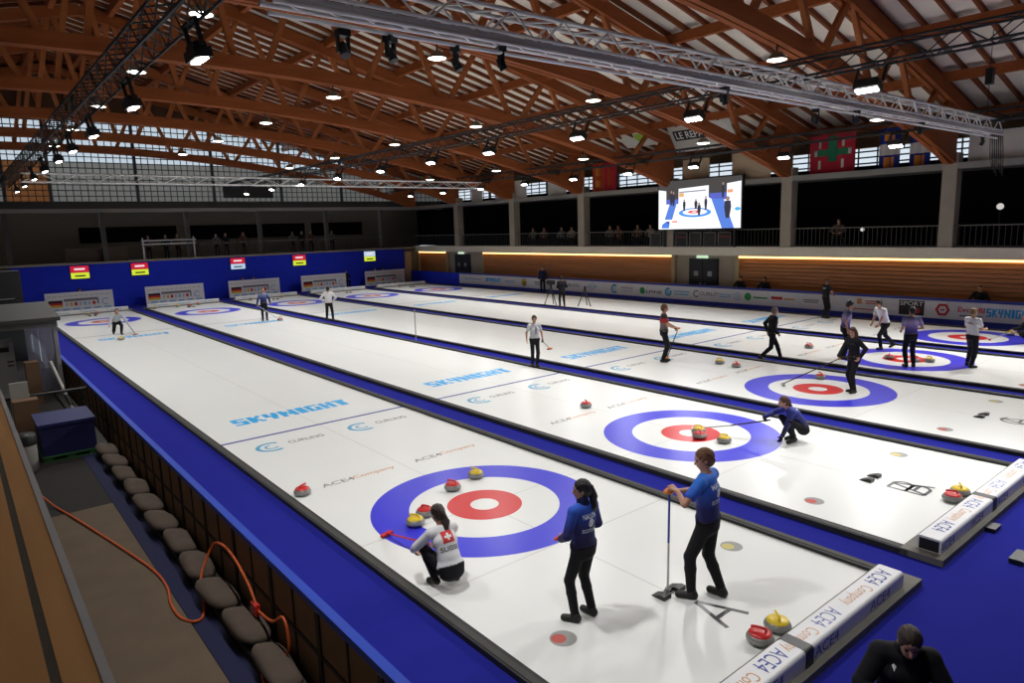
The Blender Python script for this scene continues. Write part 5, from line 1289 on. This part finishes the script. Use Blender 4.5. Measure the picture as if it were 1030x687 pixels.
# ---- second sheet
loc = (6.42, -1.78, Z0); fc = 52
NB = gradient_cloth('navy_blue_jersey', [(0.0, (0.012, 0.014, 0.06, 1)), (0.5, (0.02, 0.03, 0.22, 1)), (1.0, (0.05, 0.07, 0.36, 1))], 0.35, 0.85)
bh = (-0.35, 1.43)
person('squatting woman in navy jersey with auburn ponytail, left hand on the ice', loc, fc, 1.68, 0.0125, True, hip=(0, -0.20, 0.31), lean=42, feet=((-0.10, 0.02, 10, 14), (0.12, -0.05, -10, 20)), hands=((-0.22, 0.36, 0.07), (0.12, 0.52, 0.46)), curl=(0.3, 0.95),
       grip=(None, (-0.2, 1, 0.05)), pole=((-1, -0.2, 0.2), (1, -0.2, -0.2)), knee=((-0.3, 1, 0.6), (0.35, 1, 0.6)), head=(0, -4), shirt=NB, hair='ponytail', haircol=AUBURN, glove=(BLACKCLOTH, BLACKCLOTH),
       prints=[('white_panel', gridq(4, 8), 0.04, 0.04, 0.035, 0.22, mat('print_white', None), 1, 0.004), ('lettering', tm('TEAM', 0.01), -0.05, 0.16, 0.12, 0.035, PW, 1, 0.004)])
tp = world_pt(loc, fc, (0.12, 0.42, 0.455), 1.68)
broom('grey broom stretched over the second house by the squatting woman in navy', (5.62, 0.02, Z0+0.02), tp, mat('pale_shaft', (0.5, 0.5, 0.5, 1), 0.4), WHITEM, 0.6, None, None, BLACKP)
loc = (7.80, 7.62, 0.08); fc = 150
person('woman in pale grey jersey with dark bun walking between the second and third sheets', loc, fc, 1.62, 0.014, True, feet=((-0.07, 0.05, 4, 0), (0.07, -0.10, -4, 0)), hands=((-0.27, 0.10, 0.86), (0.28, 0.05, 0.86)), curl=(0.9, 0.4), glove=(BLACKCLOTH, None), sleeve='short', head=(-8, -6),
       shirt=gradient_cloth('grey_print_jersey', [(0, (0.50, 0.50, 0.52, 1)), (0.5, (0.6, 0.6, 0.6, 1)), (1, (0.5, 0.52, 0.58, 1))], 0.9, 1.45), hair='bun', haircol=BLACKHAIR,
       prints=[('dark_swoosh', gridq(4, 10), 0.03, 0.06, 0.045, 0.26, mat('print_slate', (0.16, 0.18, 0.23, 1), 0.7), -1, 0.006)])
broom('short broom carried by the woman in pale grey', world_pt(loc, fc, (-0.50, 0.10, 0.56), 1.62), world_pt(loc, fc, (-0.20, 0.12, 0.93), 1.62), MATS['pale_shaft'], ORANGE, 0.2)
# ---- third sheet
BR = gradient_cloth('red_black_jersey', [(0, (0.008, 0.05, 0.03, 1)), (0.22, (0.01, 0.04, 0.03, 1)), (0.3, (0.10, 0.08, 0.07, 1)), (0.62, (0.22, 0.18, 0.18, 1)), (0.7, (0.35, 0.02, 0.02, 1)), (0.92, (0.40, 0.02, 0.02, 1)), (1, (0.02, 0.015, 0.015, 1))], 0.92, 1.46)
loc = (11.22, 5.22, Z0); fc = 222
person('man in red and black jersey with an orange broom handle at his waist', loc, fc, 1.86, 0.014, False, feet=((-0.10, 0.06, 10, 0), (0.10, -0.02, -8, 0)), hands=((-0.08, 0.36, 1.03), (0.10, 0.34, 1.0)), curl=(0.9, 0.9), grip=((1, 0, 0), (1, 0, 0)), pole=((-1, -0.8, -0.4), (1, -0.8, -0.4)), sleeve='short', shirt=BR, hair='short', haircol=LIGHTBROWN, head=(5, -4), glove=(None, BLACKCLOTH), cap=None)
broom('broom with orange handle held across by the man in red and black', world_pt(loc, fc, (0.16, 0.10, 0.13), 1.86), world_pt(loc, fc, (0.06, 0.42, 1.03), 1.86), BLACKP, ORANGE, 0.5, None, ORANGE)
loc = (11.20, -0.80, Z0); fc = 68
person('woman in black with long auburn hair holding a broom beside the third button', loc, fc, 1.70, 0.0135, True, feet=((-0.08, 0.04, 8, 0), (0.08, -0.04, -8, 0)), lean=8, hands=((-0.20, 0.06, 0.92), (0.10, 0.42, 0.86)), curl=(0.4, 0.95), grip=(None, (-0.2, 1, -0.35)), pole=((-0.5, -1, 0.1), (0.6, -1, -0.2)), head=(20, -14), shirt=BLACKCLOTH, hair='long', haircol=AUBURN)
tp = world_pt(loc, fc, (0.13, 0.30, 0.93), 1.70)
hd_ = Vector((10.72, 0.82, Z0+0.01))
broom('dark broom reaching down to the third house from the woman in black', hd_, tp, BLACKP, GREYM, 0.7)
loc = (13.84, 2.98, 0.0); fc = 228
person('man in black suit striding along the blue walkway between third and fourth sheets', loc, fc, 1.76, 0.014, False, hip=(0, 0, 0.88), bulk=0.012, feet=((-0.06, 0.34, 4, -8), (0.06, -0.36, -4, 22)), lean=5, hands=((-0.24, -0.06, 0.84), (0.24, 0.14, 0.84)), shirt=BLACKCLOTH, hair='short', haircol=GREYHAIR, head=(0, -4), group='people beside the ice')
# ---- fourth sheet
PURP = gradient_cloth('purple_gradient_jersey', [(0, (0.03, 0.025, 0.16, 1)), (0.35, (0.10, 0.07, 0.36, 1)), (0.7, (0.42, 0.33, 0.60, 1)), (1, (0.05, 0.05, 0.14, 1))], 0.95, 1.48)
loc = (15.30, 1.35, Z0); fc = 215
person('man in purple jersey looking down, behind the woman with long auburn hair', loc, fc, 1.86, 0.015, False, lean=9, head=(0, -28), sleeve='short', shirt=PURP, hair='short', haircol=BLACKHAIR, feet=((-0.1, 0.05, 8, 0), (0.1, -0.05, -8, 0)))
loc = (17.72, 1.22, Z0); fc = 62
person('man in white jersey bending forward on the left of the fourth house', loc, fc, 1.80, 0.015, False, hip=(0, -0.08, 0.86), lean=26, feet=((-0.08, 0.10, 8, 0), (0.10, -0.55, -8, 25)), hands=((-0.10, 0.34, 0.74), (0.08, 0.36, 0.80)), curl=(0.9, 0.9), grip=((0, 0.3, 1), (0, 0.3, 1)), pole=((-0.6, -0.8, 0), (0.6, -0.8, 0)), head=(0, -8), sleeve='short', shirt=WHITECLOTH, hair='short', haircol=BLACKHAIR)
loc = (15.36, -0.55, Z0); fc = -46
person('man in purple jersey seen from behind, standing in the fourth house', loc, fc, 1.78, 0.015, False, feet=((-0.09, 0, 8, 0), (0.12, 0.0, -14, 0)), hands=((-0.18, 0.28, 1.0), (0.20, 0.26, 1.05)), curl=(0.8, 0.8), pole=((-0.4, -1, -0.4), (0.5, -1, -0.2)), sleeve='short', shirt=PURP, hair='short', haircol=BLACKHAIR, head=(8, -14), glove=(None, GREYCLOTH))
loc = (16.50, -1.78, Z0); fc = -110
person('blond player in white jersey at the right of the fourth house', loc, fc, 1.72, 0.015, False, feet=((-0.16, 0.10, 14, 0), (0.16, -0.14, -20, 0)), lean=-3, hands=((-0.14, 0.36, 1.08), (0.12, 0.38, 1.12)), curl=(0.9, 0.9), grip=((0.2, 0.2, 1), (0.2, 0.2, 1)), pole=((-0.4, -1, -0.4), (0.4, -1, -0.4)), sleeve='short', shirt=WHITECLOTH, hair='short', haircol=BLOND, head=(0, -6),
       prints=[('dark_print', tm('CAN', 0.02), 0, 0.14, 0.15, 0.04, INK_BLACK, 1, 0.004)])
# ---- fifth sheet
loc = (23.68, 6.10, Z0); fc = -118
person('player in black jersey with pale lettering by the white board', loc, fc, 1.78, 0.016, False, hands=((-0.10, 0.34, 1.08), (0.12, 0.32, 1.0)), curl=(0.8, 0.8), pole=((-1, -0.5, -0.4), (1, -0.5, -0.4)), sleeve='short', shirt=BLACKCLOTH, hair='short', haircol=LIGHTBROWN, head=(4, -4), prints=[('lettering', tm('TEAM', 0.02), 0, 0.15, 0.2, 0.05, PW, 1, 0.004)])
loc = (21.55, -1.95, Z0); fc = 40
person('crouching player cut off by the right edge in the farthest house', loc, fc, 1.72, 0.016, False, hip=(0, -0.18, 0.34), lean=35, feet=((-0.12, 0.05, 10, 12), (0.12, -0.1, -8, 16)), hands=((-0.14, 0.45, 0.40), (0.12, 0.48, 0.44)), curl=(0.9, 0.9), grip=((0, 1, 0), (0, 1, 0)), knee=((-0.3, 1, 0.5), (0.3, 1, 0.5)), shirt=BLACKCLOTH, hair='short', haircol=BROWNHAIR)
broom('pale broom at the right edge in the farthest house', (21.75, -0.75, Z0), world_pt(loc, fc, (0.0, 0.42, 0.48), 1.72), MATS['pale_shaft'], RED, 0.4)
# camera crew and people by the board
loc = (19.95, 19.15, 0.0); fc = -30
person('camera operator in black standing between two tripods, seen from behind', loc, fc, 1.70, 0.018, False, bulk=0.03, feet=((-0.14, 0, 10, 0), (0.14, 0.02, -10, 0)), hands=((-0.12, 0.32, 1.15), (0.14, 0.34, 1.2)), lean=10, head=(0, -14), shirt=BLACKCLOTH, hair='short', haircol=BLACKHAIR, group='people beside the ice')
person('man in navy jacket standing in front of the white board', (24.85, 26.2, 0.0), 128, 1.78, 0.018, False, bulk=0.012, shirt=NAVYCLOTH, hair='short', haircol=GREYHAIR, group='people beside the ice')
def tripod(label, x, y, h, camera):
    t = thing('tripod', label, 'tripod', (x, y, 0))
    for a in (30, 150, 270):
        obj('leg', MB().tube((0, 0, h-0.1), (0.42*math.cos(R(a)), 0.42*math.sin(R(a)), 0.01), 0.028, 7), BLACKP, t, True)
    obj('head', MB().tube((0, 0, h-0.15), (0, 0, h), 0.06, 10), BLACKP, t, True)
    if camera: obj('video_camera', MB().bx((-0.1, -0.25, h), (0.1, 0.28, h+0.24)).tube((0, 0.28, h+0.12), (0, 0.42, h+0.12), 0.07, 10), BLACKP, t, True)
tripod('black tripod with video camera before the operator in black', 20.1, 20.2, 1.18, True)
tripod('empty black tripod standing right of the camera operator', 20.8, 18.2, 1.12, False)
base(tag(obj('thin_pole', MB().tube((7.85, 14.9, 0.02), (7.85, 14.9, 1.35), 0.022, 6).tube((7.85, 14.9, 0.0), (7.85, 14.9, 0.03), 0.16, 12), GREYM), 'thin grey pole standing on the walkway between second and third sheets', 'pole'))
# ---- far players
loc = (-0.45, 27.9, Z0); fc = 178
person('player in black and white leaning forward over a moving stone at the far left', loc, fc, 1.75, 0.02, False, hip=(0, -0.2, 0.62), lean=48, feet=((-0.12, 0.0, 8, 0), (0.14, -0.55, -8, 30)), hands=((-0.42, 0.25, 0.42), (0.42, 0.3, 0.38)), curl=(0.7, 0.7), pole=((-0.6, -0.6, 0.2), (0.6, -0.6, 0.2)), head=(0, 20), shirt=GREYCLOTH, hair='short', haircol=BLACKHAIR)
broom('orange headed broom on the right of the player leaning over a stone far left', (0.12, 27.25, Z0), world_pt(loc, fc, (-0.42, 0.28, 0.42)), BLACKP, ORANGE, 0.2)
loc = (6.24, 27.3, Z0); fc = 165
person('player in navy and white jersey standing far down the second sheet', loc, fc, 1.68, 0.018, False, hands=((-0.34, 0.05, 0.88), (0.36, 0.08, 0.84)), shirt=gradient_cloth('navy_white_jersey', [(0, (0.012, 0.014, 0.08, 1)), (0.5, (0.02, 0.03, 0.16, 1)), (0.8, (0.16, 0.2, 0.4, 1)), (1, (0.3, 0.32, 0.45, 1))], 0.9, 1.46), hair='short', haircol=BLOND, head=(0, -6))
broom('pale broom held by the navy player far down the second sheet', (6.75, 26.6, Z0), world_pt(loc, fc, (0.36, 0.1, 0.88), 1.68), MATS['pale_shaft'], RED, 0.1)
loc = (8.22, 23.7, 0.08); fc = -30
person('player in white top with black hair on the walkway far down the third sheet', loc, fc, 1.74, 0.018, False, feet=((-0.15, 0.05, 8, 0), (0.17, -0.04, -8, 0)), hands=((-0.24, 0.2, 0.98), (0.2, 0.26, 1.02)), pole=((-1, -0.5, -0.4), (1, -0.5, -0.4)), shirt=WHITECLOTH, hair='short', haircol=BLACKHAIR, bulk=0.008)
# ---- seated people behind the far banners and along the wood wall
SIT = dict(hip=(0, 0, 0.52), feet=((-0.12, 0.40, 8, 0), (0.12, 0.40, -8, 0)), hands=((-0.14, 0.30, 0.66), (0.14, 0.30, 0.66)), knee=((-0.1, 1, 0.6), (0.1, 1, 0.6)), pole=((-1, -0.5, -0.3), (1, -0.5, -0.3)))
DR = mat('dark_red_cloth', (0.22, 0.015, 0.02, 1), 0.8)
def seat_person(lab, x, y, z, face, hz, shirt, hc, g, vox=0.024, sk=None):
    q = dict(SIT); d = hz-0.52
    q['hip'] = (0, 0, hz); q['hands'] = tuple((a, b, c+d) for a, b, c in SIT['hands']); q['feet'] = tuple((a, b, c, e, 0.0) for a, b, c, e in SIT['feet'])
    person(lab, (x, y, z), face, 1.72, vox, False, shirt=shirt, hair='short', haircol=hc, group=g, skin=sk, bulk=0.015, **q)
for x, c, lb in ((0.17, BLACKCLOTH, 'official in black seated behind the first far banner'), (10.6, DR, 'official in dark red seated behind the third far banner, left of two'), (11.4, DR, 'official in dark red seated behind the third far banner, right of two'),
                 (21.65, DR, 'official in dark red seated behind the fifth far banner, left of two'), (22.4, NAVYCLOTH, 'official in navy seated behind the fifth far banner, right of two'), (18.95, BLACKCLOTH, 'person in black seated between the fourth and fifth far banners')):
    seat_person(lb, x, 43.85, 0.0, 180, 0.60, c, BROWNHAIR, 'officials behind the far banners'); stool(x, 43.85, 0, 0.50, 'black stool of the '+lb.replace('seated ', ''), math.pi)
for y, lb in ((11.75, 'person in black seated against the wood wall right of the double door, left of two'), (10.35, 'person in black seated against the wood wall right of the double door, right of two'), (0.85, 'person in black seated against the wood wall at the right')):
    seat_person(lb, 25.85, y, 0.0, 90, 0.78, BLACKCLOTH, BLACKHAIR, 'people seated against the wood wall', 0.02); stool(25.85, y, 0, 0.68, 'black stool by the wood wall, '+('left of two', 'right of two', 'farthest right')[(11.75, 10.35, 0.85).index(y)], math.pi/2)
# spectators of the galleries
gs = 'spectators of the side gallery'
DG = mat('dull_grey_cloth', (0.10, 0.10, 0.10, 1), 0.85); DB = mat('dull_beige_cloth', (0.20, 0.16, 0.12, 1), 0.85); DN = mat('dull_brown_cloth', (0.10, 0.05, 0.03, 1), 0.85)
person('spectator in beige standing at the side gallery rail beside the column', (26.7, 23.9, 3.05), 95, 1.74, 0.024, False, shirt=DB, hair='short', haircol=BROWNHAIR, group=gs)
for k, (y, c, ps) in enumerate(((29.4, DG, 'first'), (28.2, DN, 'second'), (26.4, DG, 'third'), (25.4, DB, 'fourth'), (21.9, DG, 'fifth'), (21.2, DN, 'sixth'), (19.6, DN, 'seventh'), (18.6, DB, 'eighth'), (17.7, DN, 'ninth'))):
    seat_person('%s seated spectator from the left behind the side gallery rail' % ps, 26.9, y, 3.05, 95, 0.54, c, BROWNHAIR, gs, 0.028); stool(26.9, y, 3.05, 0.44, 'stool of the %s seated spectator behind the side gallery rail' % ps, R(95))
seat_person('seated spectator behind the side gallery rail right of the screen', 26.9, 7.2, 3.05, 95, 0.54, DN, BROWNHAIR, gs, 0.028); stool(26.9, 7.2, 3.05, 0.44, 'stool of the spectator right of the screen', R(95))
gs = 'spectators of the end gallery'
for k, (x, ps) in enumerate(((4.9, 'first'), (6.1, 'second'), (6.8, 'third'), (9.6, 'fourth'), (10.2, 'fifth'), (11.6, 'sixth'), (15.4, 'seventh'), (16.3, 'eighth'), (16.9, 'ninth'), (18.9, 'tenth'))):
    person('%s standing spectator from the left in the dark end gallery' % ps, (x, 45.6+0.3*(k % 2), 2.95), 180+15*(k % 3-1), 1.70+0.04*(k % 3), 0.03, k % 2 == 0, shirt=(DG, BLACKCLOTH, DN)[k % 3], hair='short', haircol=(BROWNHAIR, BLACKHAIR)[k % 2], group=gs)
for y, z, lb in ((0.9, 4.6, 'round white globe lamp on the side gallery at the right edge'), (6.4, 3.75, 'small round white globe lamp on the side gallery right of the screen')):
    t = thing('globe_lamp', lb, 'lamp', (27.6, y, 3.05)); obj('stand', MB().tube((27.6, y, 3.05), (27.6, y, z), 0.02, 6), BLACKM, t); obj('globe', MB().ell((27.6, y, z+0.1), (0.13 if z > 4 else 0.09,)*3, 14, 10), emitter('globe_glow', (1, 0.95, 0.9, 1), 0.6), t)
